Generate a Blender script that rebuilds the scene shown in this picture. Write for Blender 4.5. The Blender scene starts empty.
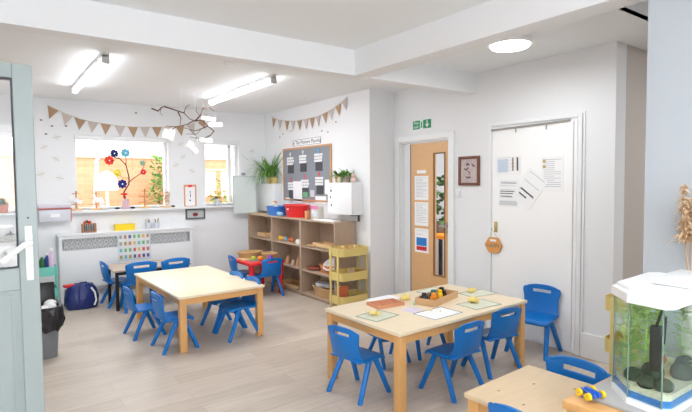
import bpy, bmesh, math, random
from mathutils import Vector, Matrix
PI = math.pi
random.seed(7)
S = bpy.context.scene
COL = S.collection

# ------------------------------------------------------------------ camera
F = 495.0; CX = 346.0; CY = 206.0; EYE = 1.45
PITCH = .0487; YAW = .6315; ROLL = -.009
fw = Vector((math.sin(YAW)*math.cos(PITCH), math.cos(YAW)*math.cos(PITCH), -math.sin(PITCH)))
_r = Vector((math.cos(YAW), -math.sin(YAW), 0)); _u = _r.cross(fw)
rt = _r*math.cos(ROLL)+_u*math.sin(ROLL); up = -_r*math.sin(ROLL)+_u*math.cos(ROLL)
cam = bpy.data.cameras.new('camera'); cam.sensor_width = 36; cam.lens = F*36/692; cam.clip_start = .05
co = bpy.data.objects.new('camera', cam); COL.objects.link(co)
m = Matrix((rt, up, -fw)).transposed().to_4x4(); m.translation = (0, 0, EYE)
co.matrix_world = m; S.camera = co

# measuring helpers: where a sight line meets a real surface of the room
def ray(x, y): return fw + rt*((x-CX)/F) + up*(-(y-CY)/F)
def onz(x, y, z=0):
    d = ray(x, y); return Vector((0, 0, EYE))+d*((z-EYE)/d.z)
def onx(x, y, X):
    d = ray(x, y); return Vector((0, 0, EYE))+d*(X/d.x)
def ony(x, y, Y):
    d = ray(x, y); return Vector((0, 0, EYE))+d*(Y/d.y)

# ------------------------------------------------------------------ materials
def lin(c):
    return tuple((v/12.92 if v <= .04045 else ((v+.055)/1.055)**2.4) for v in (k/255 for k in c))+(1,)
MATS = {}
def mat(name, rgb, rough=.5, metal=0, bump=0, bscale=60, var=0, vscale=8, coat=0, emit=0, trans=0, stretch=None):
    if name in MATS: return MATS[name]
    M = bpy.data.materials.new(name); M.use_nodes = True; nt = M.node_tree; N = nt.nodes
    b = N['Principled BSDF']; c = lin(rgb)
    b.inputs['Base Color'].default_value = c
    b.inputs['Roughness'].default_value = rough; b.inputs['Metallic'].default_value = metal
    b.inputs['Coat Weight'].default_value = coat
    if emit:
        b.inputs['Emission Color'].default_value = c; b.inputs['Emission Strength'].default_value = emit
    if trans: b.inputs['Transmission Weight'].default_value = trans
    tc = N.new('ShaderNodeTexCoord'); mp = N.new('ShaderNodeMapping')
    nt.links.new(tc.outputs['Object'], mp.inputs['Vector'])
    if stretch: mp.inputs['Scale'].default_value = stretch
    if var:
        n = N.new('ShaderNodeTexNoise'); n.inputs['Scale'].default_value = vscale; n.inputs['Detail'].default_value = 5
        nt.links.new(mp.outputs[0], n.inputs['Vector'])
        mx = N.new('ShaderNodeMix'); mx.data_type = 'RGBA'
        mx.inputs[6].default_value = tuple(v*(1-var) for v in c[:3])+(1,)
        mx.inputs[7].default_value = tuple(min(1, v*(1+var*.6)) for v in c[:3])+(1,)
        nt.links.new(n.outputs['Fac'], mx.inputs[0]); nt.links.new(mx.outputs[2], b.inputs['Base Color'])
    if bump:
        n2 = N.new('ShaderNodeTexNoise'); n2.inputs['Scale'].default_value = bscale
        nt.links.new(mp.outputs[0], n2.inputs['Vector'])
        bp = N.new('ShaderNodeBump'); bp.inputs['Strength'].default_value = bump; bp.inputs['Distance'].default_value = .01
        nt.links.new(n2.outputs['Fac'], bp.inputs['Height']); nt.links.new(bp.outputs[0], b.inputs['Normal'])
    MATS[name] = M; return M
def glassmat(name, tint=(1, 1, 1), gloss=.08, rough=.02):
    M = bpy.data.materials.new(name); M.use_nodes = True; nt = M.node_tree; N = nt.nodes; N.remove(N['Principled BSDF'])
    t = N.new('ShaderNodeBsdfTransparent'); t.inputs[0].default_value = tint+(1,)
    g = N.new('ShaderNodeBsdfGlossy'); g.inputs['Roughness'].default_value = rough
    mx = N.new('ShaderNodeMixShader'); fr = N.new('ShaderNodeLayerWeight'); fr.inputs[0].default_value = .5
    pw = N.new('ShaderNodeMath'); pw.operation = 'POWER'; pw.inputs[1].default_value = 4
    ad = N.new('ShaderNodeMath'); ad.operation = 'MULTIPLY_ADD'; ad.inputs[1].default_value = .6; ad.inputs[2].default_value = gloss*.3
    nt.links.new(fr.outputs['Facing'], pw.inputs[0]); nt.links.new(pw.outputs[0], ad.inputs[0]); nt.links.new(ad.outputs[0], mx.inputs[0])
    nt.links.new(t.outputs[0], mx.inputs[1]); nt.links.new(g.outputs[0], mx.inputs[2])
    nt.links.new(mx.outputs[0], N['Material Output'].inputs[0]); return M

wall_m = mat('wall_paint', (235, 236, 238), .75, bump=.04, bscale=40)
ceil_m = mat('ceiling_paint', (238, 241, 243), .85)
white_m = mat('white_gloss', (238, 239, 240), .35)
door_m = mat('pale_upvc', (158, 169, 169), .3)
blue_m = mat('blue_plastic', (0, 116, 200), .38, coat=.05)
lid_w = mat('white_plastic', (240, 240, 240), .35)
red_m = mat('red_plastic', (226, 40, 40), .35)
bluel_m = mat('pale_blue_plastic', (60, 128, 215), .35)
yel_m = mat('yellow_plastic', (250, 205, 20), .4)
ytro_m = mat('mustard_metal', (222, 199, 124), .4)
teal_m = mat('teal_metal', (110, 195, 180), .4)
top_m = mat('birch_top', (240, 222, 192), .4, var=.06, vscale=5, stretch=(1, 12, 1))
leg_m = mat('beech_leg', (222, 170, 108), .45, var=.12, vscale=10, stretch=(8, 8, 1))
oakshelf_m = mat('oak_laminate', (184, 160, 138), .5, var=.15, vscale=6, stretch=(10, 10, 1.2))
oak_m = mat('oak_veneer', (226, 180, 130), .4, var=.14, vscale=4, stretch=(8, 8, .7))
greytop_m = mat('grey_wood_top', (190, 170, 152), .5, var=.12, vscale=5, stretch=(1, 10, 1))
black_m = mat('black_metal', (25, 25, 27), .4)
blackp_m = mat('black_plastic', (20, 20, 22), .35)
paper_m = mat('paper', (245, 245, 246), .7)
ink_m = mat('ink', (60, 60, 68), .7)
greyink_m = mat('grey_ink', (165, 168, 175), .7)
chrome_m = mat('steel', (190, 190, 190), .25, metal=1)
brass_m = mat('brass', (200, 178, 120), .35, metal=.7)
board_m = mat('grey_felt', (142, 146, 154), .95, bump=.3, bscale=200)
green_m = mat('leaf_green', (110, 160, 70), .6, var=.3, vscale=20)
dgreen_m = mat('dark_leaf', (60, 105, 50), .6, var=.3, vscale=20)
wick_m = mat('wicker', (205, 165, 115), .7, bump=.9, bscale=90, var=.25, vscale=60)
branch_m = mat('branch_bark', (92, 62, 45), .8)
twig_m = mat('pale_twig', (190, 150, 105), .8)
wood_m = mat('toy_wood', (228, 190, 140), .6, var=.12, vscale=12)
hess_m = mat('hessian', (184, 152, 122), .95, bump=.6, bscale=250)
lace_m = mat('pale_lace', (205, 192, 186), .95, bump=.4, bscale=250, var=.12, vscale=60)
dough_m = mat('yellow_dough', (236, 214, 128), .7, bump=.2, bscale=30)
glass_m = glassmat('window_glass')
aqglass_m = glassmat('aquarium_glass', (.93, .98, .96), .15)
frost_m = mat('translucent_plastic', (214, 218, 226), .25)
orange_m = mat('orange_plastic', (245, 150, 40), .4)
purple_m = mat('purple_plastic', (130, 70, 190), .4)
grass_m = mat('green_plastic', (90, 170, 70), .5)
greyp_m = mat('grey_plastic', (122, 126, 130), .5)
bagb_m = mat('navy_bag', (28, 44, 110), .35, bump=.5, bscale=14)
tray_m = mat('terracotta_plastic', (212, 146, 110), .5)
pink_m = mat('pink_card', (225, 120, 170), .6)
stone_m = mat('dark_pebble', (50, 50, 52), .6)
tube_m = mat('lit_tube', (246, 250, 255), .4, emit=9)
disc_m = mat('lit_diffuser', (255, 250, 240), .4, emit=6)

def plank_mat():
    M = bpy.data.materials.new('vinyl_planks'); M.use_nodes = True; nt = M.node_tree; N = nt.nodes; L = nt.links
    b = N['Principled BSDF']; b.inputs['Roughness'].default_value = .42
    tc = N.new('ShaderNodeTexCoord')
    br = N.new('ShaderNodeTexBrick'); br.offset = .37; br.inputs['Scale'].default_value = 1
    br.inputs['Brick Width'].default_value = 1.1; br.inputs['Row Height'].default_value = .155
    br.inputs['Mortar Size'].default_value = .0012; br.inputs['Bias'].default_value = 0
    br.inputs['Color1'].default_value = lin((192, 177, 162)); br.inputs['Color2'].default_value = lin((204, 190, 176))
    br.inputs['Mortar'].default_value = lin((168, 155, 143))
    L.new(tc.outputs['Object'], br.inputs['Vector'])
    mp = N.new('ShaderNodeMapping'); mp.inputs['Scale'].default_value = (1.2, 14, 1); L.new(tc.outputs['Object'], mp.inputs[0])
    n = N.new('ShaderNodeTexNoise'); n.inputs['Scale'].default_value = 3; n.inputs['Detail'].default_value = 7; n.inputs['Roughness'].default_value = .6
    L.new(mp.outputs[0], n.inputs['Vector'])
    cr = N.new('ShaderNodeMapRange'); cr.inputs['From Min'].default_value = .3; cr.inputs['From Max'].default_value = .7
    cr.inputs['To Min'].default_value = .86; cr.inputs['To Max'].default_value = 1.08; L.new(n.outputs['Fac'], cr.inputs['Value'])
    mx = N.new('ShaderNodeMix'); mx.data_type = 'RGBA'; mx.blend_type = 'MULTIPLY'; mx.inputs[0].default_value = 1
    L.new(br.outputs['Color'], mx.inputs[6]); L.new(cr.outputs[0], mx.inputs[7]); L.new(mx.outputs[2], b.inputs['Base Color'])
    return M
floor_m = plank_mat()
def fence_mat():
    M = bpy.data.materials.new('orange_fence'); M.use_nodes = True; nt = M.node_tree; N = nt.nodes; L = nt.links
    b = N['Principled BSDF']; b.inputs['Roughness'].default_value = .8
    tc = N.new('ShaderNodeTexCoord'); br = N.new('ShaderNodeTexBrick'); br.offset = .5
    br.inputs['Scale'].default_value = 1; br.inputs['Brick Width'].default_value = .25; br.inputs['Row Height'].default_value = .09
    br.inputs['Mortar Size'].default_value = .006
    br.inputs['Color1'].default_value = lin((196, 136, 98)); br.inputs['Color2'].default_value = lin((203, 146, 110)); br.inputs['Mortar'].default_value = lin((204, 150, 116))
    mp = N.new('ShaderNodeMapping'); mp.inputs['Rotation'].default_value = (PI/2, 0, 0); L.new(tc.outputs['Object'], mp.inputs[0])
    L.new(mp.outputs[0], br.inputs['Vector']); L.new(br.outputs['Color'], b.inputs['Base Color']); return M

# ------------------------------------------------------------------ mesh builder
class MB:
    def __init__(s): s.bm = bmesh.new()
    def box(s, c, d, rz=0, bev=0, rx=0, ry=0):
        M = Matrix.Translation(c) @ Matrix.Rotation(rz, 4, 'Z') @ Matrix.Rotation(ry, 4, 'Y') @ Matrix.Rotation(rx, 4, 'X') @ Matrix.Diagonal((d[0], d[1], d[2], 1))
        r = bmesh.ops.create_cube(s.bm, size=1, matrix=M)
        if bev:
            es = list({e for v in r['verts'] for e in v.link_edges})
            bmesh.ops.bevel(s.bm, geom=es, offset=bev, segments=2, affect='EDGES', profile=.5)
        return s
    def cone(s, c, r1, r2, h, seg=20, axis=None, caps=True):
        M = Matrix.Translation(c)
        if axis is not None: M = M @ Vector((0, 0, 1)).rotation_difference(Vector(axis)).to_matrix().to_4x4()
        M = M @ Matrix.Translation((0, 0, h/2))
        bmesh.ops.create_cone(s.bm, cap_ends=caps, segments=seg, radius1=r1, radius2=r2, depth=h, matrix=M); return s
    def sph(s, c, r, sc=(1, 1, 1), seg=12, rings=8, rz=0):
        M = Matrix.Translation(c) @ Matrix.Rotation(rz, 4, 'Z') @ Matrix.Diagonal((r*sc[0], r*sc[1], r*sc[2], 1))
        bmesh.ops.create_uvsphere(s.bm, u_segments=seg, v_segments=rings, radius=1, matrix=M); return s
    def tube(s, pts, r, seg=8, r2=None):
        pts = [Vector(p) for p in pts]; rings = []; n = len(pts)
        t = (pts[1]-pts[0]).normalized(); a = t.orthogonal().normalized()
        for i, p in enumerate(pts):
            t = (pts[min(i+1, n-1)]-pts[max(i-1, 0)]).normalized()
            a = (a-t*a.dot(t)).normalized(); b = t.cross(a)
            rr = r if r2 is None else r+(r2-r)*i/(n-1)
            rings.append([s.bm.verts.new(p+(a*math.cos(2*PI*k/seg)+b*math.sin(2*PI*k/seg))*rr) for k in range(seg)])
        for A, B in zip(rings, rings[1:]):
            for k in range(seg): s.bm.faces.new((A[k], A[(k+1) % seg], B[(k+1) % seg], B[k]))
        s.bm.faces.new(rings[0][::-1]); s.bm.faces.new(rings[-1]); return s
    def lathe(s, prof, c=(0, 0, 0), seg=24, sx=1, sy=1, rz=0):
        rings = []; c = Vector(c); R = Matrix.Rotation(rz, 3, 'Z')
        for r, z in prof:
            rings.append([s.bm.verts.new(c+R @ Vector((r*sx*math.cos(2*PI*k/seg), r*sy*math.sin(2*PI*k/seg), z))) for k in range(seg)])
        for A, B in zip(rings, rings[1:]):
            for k in range(seg): s.bm.faces.new((A[k], A[(k+1) % seg], B[(k+1) % seg], B[k]))
        s.bm.faces.new(rings[0][::-1]); s.bm.faces.new(rings[-1]); return s
    def prism(s, poly, z0, z1):
        a = [s.bm.verts.new((x, y, z0)) for x, y in poly]; b = [s.bm.verts.new((x, y, z1)) for x, y in poly]
        s.bm.faces.new(a[::-1]); s.bm.faces.new(b)
        for k in range(len(poly)): s.bm.faces.new((a[k], a[(k+1) % len(poly)], b[(k+1) % len(poly)], b[k]))
        return s
    def leaf(s, base, d, L, w, droop=.3, seg=4):
        base = Vector(base); d = Vector(d).normalized(); side = d.cross(Vector((0, 0, 1)))
        if side.length < .1: side = Vector((1, 0, 0))
        side.normalize(); pv = None
        for i in range(seg+1):
            t = i/seg; p = base+d*L*t+Vector((0, 0, -droop*L*t*t)); ww = w*math.sin(PI*min(.97, .15+.85*t))+.0005
            v = (s.bm.verts.new(p-side*ww), s.bm.verts.new(p+Vector((0, 0, .15*ww))), s.bm.verts.new(p+side*ww))
            if pv:
                s.bm.faces.new((pv[0], pv[1], v[1], v[0])); s.bm.faces.new((pv[1], pv[2], v[2], v[1]))
            pv = v
        return s
    def build(s, name, m, parent=None, smooth=True, angle=.6):
        bmesh.ops.recalc_face_normals(s.bm, faces=s.bm.faces)
        me = bpy.data.meshes.new(name); s.bm.to_mesh(me); s.bm.free()
        me.materials.append(m)
        if smooth:
            me.polygons.foreach_set('use_smooth', [True]*len(me.polygons)); me.set_sharp_from_angle(angle=angle)
        o = bpy.data.objects.new(name, me); COL.objects.link(o)
        if parent: o.parent = parent
        return o
def tag(o, label, cat, group=None, kind=None):
    if label: o['label'] = label
    if cat: o['category'] = cat
    if group: o['group'] = group
    if kind: o['kind'] = kind
    return o
def thing(name, label, cat, loc=(0, 0, 0), rz=0, group=None, M=None):
    o = bpy.data.objects.new(name, None); COL.objects.link(o); o.empty_display_size = .05
    if M is not None: o.matrix_world = M
    else: o.location = loc; o.rotation_euler = (0, 0, rz)
    return tag(o, label, cat, group)
def struct(name, mb, m, smooth=False):
    o = mb.build(name, m, None, smooth); o['kind'] = 'structure'; return o
def sroot(name, M=None, loc=(0, 0, 0)):
    o = bpy.data.objects.new(name, None); COL.objects.link(o); o['kind'] = 'structure'
    if M is not None: o.matrix_world = M
    else: o.location = loc
    return o
def dup(root, loc=None, rz=None, label=None, group=None, scale=None, M=None):
    r = root.copy(); COL.objects.link(r)
    if M is not None: r.matrix_world = M
    if loc is not None: r.location = loc
    if rz is not None: r.rotation_euler = (0, 0, rz)
    if scale: r.scale = (scale,)*3 if not isinstance(scale, tuple) else scale
    if label: r['label'] = label
    if group: r['group'] = group
    for ch in list(root.children):
        c = ch.copy(); COL.objects.link(c); c.parent = r
        for g in list(ch.children):
            d = g.copy(); COL.objects.link(d); d.parent = c
    return r
def text(name, s, size, m, parent, loc=(0, 0, .002), rz=0, align='CENTER', depth=.0004, xs=1):
    cu = bpy.data.curves.new(name, 'FONT'); cu.body = s; cu.size = size; cu.align_x = align; cu.align_y = 'CENTER'; cu.extrude = depth
    t = bpy.data.objects.new(name, cu); COL.objects.link(t); bpy.context.view_layer.update()
    me = bpy.data.meshes.new_from_object(t); bpy.data.objects.remove(t); bpy.data.curves.remove(cu)
    me.materials.clear(); me.materials.append(m)
    o = bpy.data.objects.new(name, me); COL.objects.link(o); o.parent = parent; o.location = loc; o.rotation_euler = (0, 0, rz); o.scale = (xs, 1, 1)
    return o
# wall frames: local x = right as seen, y = up, z = out of the wall
def wf(kind, p):
    p = Vector(p)
    if kind == 'back': c = (Vector((1, 0, 0)), Vector((0, 0, 1)), Vector((0, -1, 0)))
    else: c = (Vector((0, -1, 0)), Vector((0, 0, 1)), Vector((-1, 0, 0)))
    M = Matrix(c).transposed().to_4x4(); M.translation = p; return M

# ------------------------------------------------------------------ room shell
CH = 2.5; BH = 2.30
XA = 3.93; XP = 3.56; YB = 7.0; YP = 4.40; YR = 1.86
XL = -2.6; YF = -2.4
struct('floor', MB().box(((XL+6)/2, (YF+YB)/2, -.05), (6-XL+.6, YB-YF+.6, .1)), floor_m)
c = MB().box(((XL+6)/2, (1.47+YB+.3)/2, CH+.06), (6-XL+.6, YB+.3-1.47, .12))
c.box(((XL-.3+2.51)/2, (1.47+YF-.3)/2, CH+.06), (2.51-XL+.3, 1.47-YF+.3, .12))
struct('ceiling', c, ceil_m)
c = MB().box(((2.51+6.3)/2, (1.47+YF-.3)/2, CH+.26), (6.3-2.51, 1.47-YF+.3, .12)).box(((2.51+6.3)/2, 1.49, CH+.16), (6.3-2.51, .04, .32))
struct('ceiling_recess', c, ceil_m)
struct('trim_1', MB().box(((XL+2.5)/2, 3.255, (CH+BH)/2), (2.5-XL, .13, CH-BH)), wall_m)       # downstand across the room
struct('trim_2', MB().box((2.51, (3.19+1.017)/2, (CH+BH)/2), (.16, 3.19-1.017, CH-BH)), wall_m)   # downstand along the room
struct('trim_3', MB().box(((2.59+XA)/2, 3.255, (CH+BH)/2), (XA-2.59, .13, CH-BH)), wall_m)

# back wall with three windows
WZ0, WZ1 = 1.12, 2.07
WIN = [(-1.2, .33), (.93, 2.08), (2.60, 3.13)]
w = MB(); xs = [XL-.2]+[v for p in WIN for v in p]+[XP+.3]
for i in range(0, len(xs), 2):
    w.box(((xs[i]+xs[i+1])/2, YB+.14, CH/2), (xs[i+1]-xs[i], .28, CH))
for a, b in WIN:
    w.box(((a+b)/2, YB+.14, WZ0/2), (b-a, .28, WZ0)); w.box(((a+b)/2, YB+.14, (WZ1+CH)/2), (b-a, .28, CH-WZ1))
struct('wall_back', w, wall_m)
for i, (a, b) in enumerate(WIN):
    r = sroot('window_%d' % (i+1), loc=((a+b)/2, YB+.13, WZ0)); W = b-a; Hh = WZ1-WZ0
    f = MB()
    for sx in (-1, 1): f.box((sx*(W/2-.016), 0, Hh/2), (.032, .07, Hh), bev=.004)
    f.box((0, 0, .016), (W-.064, .07, .032), bev=.004).box((0, 0, Hh-.025), (W-.064, .07, .05), bev=.004)
    if i == 0: f.box((0, 0, Hh/2), (.05, .06, Hh-.1))
    if i == 2: f.box((W/2-.115, -.005, Hh/2), (.05, .06, Hh-.1))
    f.build('window_frame', white_m, r, False)
    MB().box((0, .005, Hh/2), (W-.066, .006, Hh-.07)).build('window_glass', glass_m, r, False)
    MB().box((0, -.095, Hh-.03), (W-.01, .07, .058), bev=.01).build('blind_cassette', white_m, r)
struct('trim_4', MB().box((1.87, YB-.035, WZ0-.015), (2.66, .07+.0, .03), bev=.004).box((WIN[1][0]+.56, YB+.07, WZ0-.012), (1.11, .14, .024)).box((2.865, YB+.07, WZ0-.012), (.52, .14, .024)), white_m)

struct('wall_right', MB().box((XP+.2, (YP+YB)/2, CH/2), (.4, YB-YP, CH)), wall_m)   # wall behind the shelf unit and pier
# alcove wall with door opening
DY0, DY1, DZ = 3.535, 4.30, 1.90     # opening
w = MB()
w.box((XA+.08, (YR+.0005+DY0)/2, CH/2), (.16, DY0-YR-.0005, CH)).box((XA+.08, (DY1+YP)/2, CH/2), (.16, YP-DY1, CH)).box((XA+.08, (DY0+DY1)/2, (DZ+CH)/2), (.16, DY1-DY0, CH-DZ))
struct('wall_alcove', w, wall_m)
struct('wall_return', MB().box((XA+.161+1.14, YR+.06, CH/2), (2.28, .12, CH)), mat('taupe_paint', (200, 192, 185), .8))
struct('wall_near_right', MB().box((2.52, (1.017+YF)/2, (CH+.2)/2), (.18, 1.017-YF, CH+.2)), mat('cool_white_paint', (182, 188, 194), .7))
struct('wall_far_hall', MB().box((6.25, (YF+YR)/2, (CH+.3)/2), (.1, YR-YF+.2, CH+.3)), wall_m)
struct('wall_left', MB().box((XL-.1, (YF+YB)/2, CH/2), (.2, YB-YF+.4, CH)), wall_m)
# wall behind the camera, with a wide glazed opening
w = MB().box((XL+.35, YF-.1, CH/2), (.7, .2, CH)).box((4.2, YF-.1, (CH+.3)/2), (4.2, .2, CH+.3)).box((.1, YF-.1, CH-.1), (4.0, .2, .2)).box((.1, YF-.1, .2), (4.0, .2, .4))
struct('wall_rear', w, wall_m)
r = sroot('window_4', loc=(.1, YF-.1, .4)); f = MB()
for x in (-1.97, -.66, .66, 1.97): f.box((x, 0, .95), (.06, .07, 1.9))
f.box((0, 0, .03), (3.94, .06, .06)).box((0, 0, 1.87), (3.94, .06, .06)); f.build('window_frame', white_m, r, False)
MB().box((0, 0, .95), (3.94, .006, 1.8)).build('window_glass', glass_m, r, False)
# skirtings
def skirt(name, a, b, n):
    a = Vector(a); b = Vector(b); d = b-a; mb = MB(); c = (a+b)/2+Vector(n)*.009
    mb.box((c.x, c.y, .05), (abs(d.x) or .018, abs(d.y) or .018, .1), bev=.003); struct(name, mb, white_m)
skirt('baseboard_back', (2.36, YB, 0), (XP-.02, YB, 0), (0, -1, 0))
skirt('baseboard_back_left', (XL, YB, 0), (.66, YB, 0), (0, -1, 0))
skirt('baseboard_right', (XP, YP, 0), (XP, YB, 0), (-1, 0, 0))
skirt('baseboard_pier', (XP, YP, 0), (XA-.02, YP, 0), (0, -1, 0))
skirt('baseboard_alcove', (XA, 3.07, 0), (XA, 3.49, 0), (-1, 0, 0))

# oak door with its frame
r = sroot('trim_5', loc=(XA, 0, 0)); f = MB()
for y0, y1 in ((DY0-.07, DY0+.005), (DY1-.005, DY1+.07)): f.box((-.012, (y0+y1)/2, DZ/2+.03), (.024, y1-y0, DZ+.06), bev=.004)
f.box((-.012, (DY0+DY1)/2, DZ+.032), (.024, DY1-DY0-.01, .065), bev=.004)
f.build('architrave', white_m, r, False)
f = MB().box((.06, DY0+.008, DZ/2), (.12, .016, DZ)).box((.06, DY1-.008, DZ/2), (.12, .016, DZ)).box((.06, (DY0+DY1)/2, DZ-.008), (.12, DY1-DY0-.03, .016))
f.build('door_lining', white_m, r, False)
dM = wf('right', (XA+.05, DY1-.155, 0)); r = sroot('door_1', M=dM)
DW = DY1-.155-(DY0+.02); vx0, vx1, vz0, vz1 = .355, .515, .42, 1.75
f = MB().box((vx0/2, .94, 0), (vx0, 1.86, .04)).box(((vx1+DW)/2, .94, 0), (DW-vx1, 1.86, .04)).box(((vx0+vx1)/2, (vz0+.01)/2, 0), (vx1-vx0, vz0-.01, .04)).box(((vx0+vx1)/2, (vz1+1.87)/2, 0), (vx1-vx0, 1.87-vz1, .04))
f.build('door_leaf', oak_m, r, False)
f = MB()
for x in (vx0, vx1): f.box((x, (vz0+vz1)/2, .015), (.014, vz1-vz0+.014, .02))
for y in (vz0, vz1): f.box(((vx0+vx1)/2, y, .015), (vx1-vx0-.014, .014, .02))
f.build('glazing_bead', mat('dark_oak', (140, 100, 62), .5), r, False)
MB().box(((vx0+vx1)/2, (vz0+vz1)/2, 0), (vx1-vx0-.016, vz1-vz0-.016, .006)).build('vision_panel', glass_m, r, False)
MB().box((-.01, .94, -.01), (.02, 1.86, .05)).build('door_edge', mat('blue_grey_strip', (70, 90, 120), .5), r, False)
MB().box((DW-.035, .95, .022), (.03, .12, .004)).cone((DW-.035, .97, .022), .01, .01, .04, axis=(0, 0, 1)).box((DW-.07, .97, .06), (.09, .018, .014)).build('door_handle', chrome_m, r, False)
MB().box((DW-.02, 1.42, .022), (.028, .09, .004)).build('push_plate', bluel_m, r, False)
# sheets taped to the door
def sheet(name, label, kind, p, w, h, rot=0, rows=12, m=paper_m, group=None, cat='notice', z=.001, marks=None, par=None, seed=1):
    """p = centre on the wall surface"""
    M = wf(kind, p) @ Matrix.Rotation(rot, 4, 'Z') @ Matrix.Translation((0, 0, z))
    t = thing(name, label, cat, M=M, group=group)
    MB().box((0, 0, .0006), (w, h, .0012)).build('page', m, t, False)
    R = random.Random(seed); f = MB(); y = h/2-h*.08
    for i in range(rows):
        L = w*(.8 if R.random() < .7 else .5); f.box((-w*.4+L/2, y, .0014), (L, h*.012, .0008)); y -= h*.84/rows
    f.build('printed_lines', greyink_m, t, False)
    if marks:
        for (mx_, my_, mw, mh, mm, nm) in marks: MB().box((mx_*w, my_*h, .0022), (mw*w, mh*h, .0008)).build(nm, mm, t, False)
    return t
xs_ = XA+.05-.02
p = onx(421.5, 172, xs_); q = onx(421.5, 186, xs_)
sheet('door_notice', 'small header strip above the white sheets on the oak door', 'right', onx(421.5, 171.8, xs_), .14, .035, rows=2)
sheet('door_notice', 'upper white printed sheet taped to the oak door', 'right', onx(421.5, 188, xs_), .215, .27, rows=14)
sheet('door_notice', 'middle white printed sheet taped to the oak door', 'right', onx(421.5, 214, xs_), .215, .265, rows=12)
sheet('door_notice', 'lowest sheet on oak door, with blue and red blocks', 'right', onx(421.7, 240.5, xs_), .215, .27, rows=5,
      marks=[(0, -.05, .74, .34, mat('blue_print', (40, 130, 210), .6), 'blue_block'), (0, -.33, .74, .17, mat('red_print', (205, 50, 60), .6), 'red_block')])
# room beyond the oak door
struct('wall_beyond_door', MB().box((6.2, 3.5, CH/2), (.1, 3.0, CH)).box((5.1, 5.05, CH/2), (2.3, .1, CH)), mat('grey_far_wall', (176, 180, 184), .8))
t = thing('storage_table', 'orange-topped table seen through the oak door window', 'table', (4.85, 4.45, 0))
MB().box((0, 0, .76), (.7, .8, .05), bev=.01).build('table_top', orange_m, t)
for sx in (-.3, .3):
    for sy in (-.35, .35): MB().box((sx, sy, .37), (.04, .04, .735)).build('leg', black_m, t)
t = thing('hanging_plant', 'leafy green plant behind the oak door window', 'plant', (4.75, 4.42, .786))
MB().lathe([(.07, 0), (.1, .14), (.095, .14)]).build('plant_pot', greyp_m, t)
f = MB(); R = random.Random(3)
for k in range(110):
    a = R.random()*6.28; f.leaf((math.cos(a)*.06, math.sin(a)*.06, .12+R.random()*.6), (math.cos(a), math.sin(a), R.uniform(.2, 1.5)), R.uniform(.12, .22), .03, .5)
f.build('foliage', dgreen_m, t)

MB_white = MB().box((XA+.08, DY1-.075, .94), (.06, .115, 1.86)); o = MB_white.build('trim_8', white_m, None, False); o['kind'] = 'structure'
lx_, ly_ = 5.0, 3.6  # light added to brighten the view through the vision panel
t = thing('round_ceiling_light', 'added fill ceiling light in the room beyond the oak door', 'ceiling light', (lx_, ly_, CH))
MB().lathe([(.13, 0), (.135, -.03), (.15, -.035), (.15, -.075), (.12, -.075)], seg=36).build('light_housing', lid_w, t)
MB().lathe([(.135, -.0755), (.13, -.09), (.07, -.098), (.005, -.1)], seg=36).build('diffuser', disc_m, t)
# exit sign
p0 = onx(413.2, 122.2, XA); p1 = onx(431.8, 127.6, XA)
W = p0.y-p1.y; c0 = Vector((XA, (p0.y+p1.y)/2, 2.075)); SH = .095
eg = mat('exit_green', (10, 140, 90), .5)
t = thing('fire_exit_sign', 'green and white fire exit sign above the oak door', 'sign', M=wf('right', c0))
MB().box((0, 0, .003), (W+.01, SH+.01, .006)).build('sign_plate', paper_m, t, False)
MB().box((-W*.30, 0, .0065), (W*.38, SH, .002)).build('text_panel', eg, t, False)
text('lettering', 'Fire', SH*.5, paper_m, t, (-W*.30, SH*.22, .008)); text('lettering', 'exit', SH*.5, paper_m, t, (-W*.30, -SH*.22, .008))
f = MB().box((-W*.02, .0, .0065), (W*.13, SH*.8, .002)); f.build('door_pictogram', mat('pale_green_print', (190, 225, 205), .6), t, False)
MB().sph((-W*.02, SH*.24, .009), .008, (1, 1, .2)).box((-W*.02, 0, .0085), (.012, .03, .002)).box((-W*.035, -SH*.25, .0085), (.006, .028, .002), rz=-.3).box((-W*.005, -SH*.25, .0085), (.006, .028, .002), rz=.3).build('running_figure', eg, t, False)
MB().box((W*.28, 0, .0065), (W*.42, SH, .002)).build('arrow_panel', eg, t, False)
MB().box((W*.28, SH*.15, .008), (.014, SH*.5, .002)).prism([(W*.28-.028, -SH*.02), (W*.28+.028, -SH*.02), (W*.28, -SH*.4)], .0072, .009).build('down_arrow', paper_m, t, False)

# framed picture
p0 = onx(459.5, 156.8, XA); p1 = onx(480.3, 185.5, XA); W = p0.y-p1.y; Hh = p0.z-onx(459.5, 185.5, XA).z
t = thing('framed_picture', 'small dark-brown framed print beside the oak door', 'picture', M=wf('right', (XA, (p0.y+p1.y)/2, p0.z-Hh/2-.0)))
f = MB(); fwid = .028
for sx in (-1, 1): f.box((sx*(W/2-fwid/2), 0, .011), (fwid, Hh, .022), bev=.003)
for sy in (-1, 1): f.box((0, sy*(Hh/2-fwid/2), .011), (W-2*fwid, fwid, .022), bev=.003)
f.build('picture_frame', mat('brown_frame', (118, 70, 52), .5, var=.2, vscale=40), t)
MB().box((0, 0, .006), (W-2*fwid, Hh-2*fwid, .008)).build('print', mat('mottled_print', (205, 190, 188), .6, var=.35, vscale=22), t, False)
f = MB(); R = random.Random(4)
for k in range(9): f.box((R.uniform(-.06, .06), R.uniform(-.08, .08), .0105), (R.uniform(.01, .05), R.uniform(.008, .02), .001), rz=R.uniform(-1, 1))
f.build('painted_shapes', mat('mauve_ink', (120, 90, 95), .7), t, False)
t = thing('light_switch', 'small white light switch right of the oak door', 'switch', M=wf('right', onx(458, 193.5, XA)))
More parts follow.
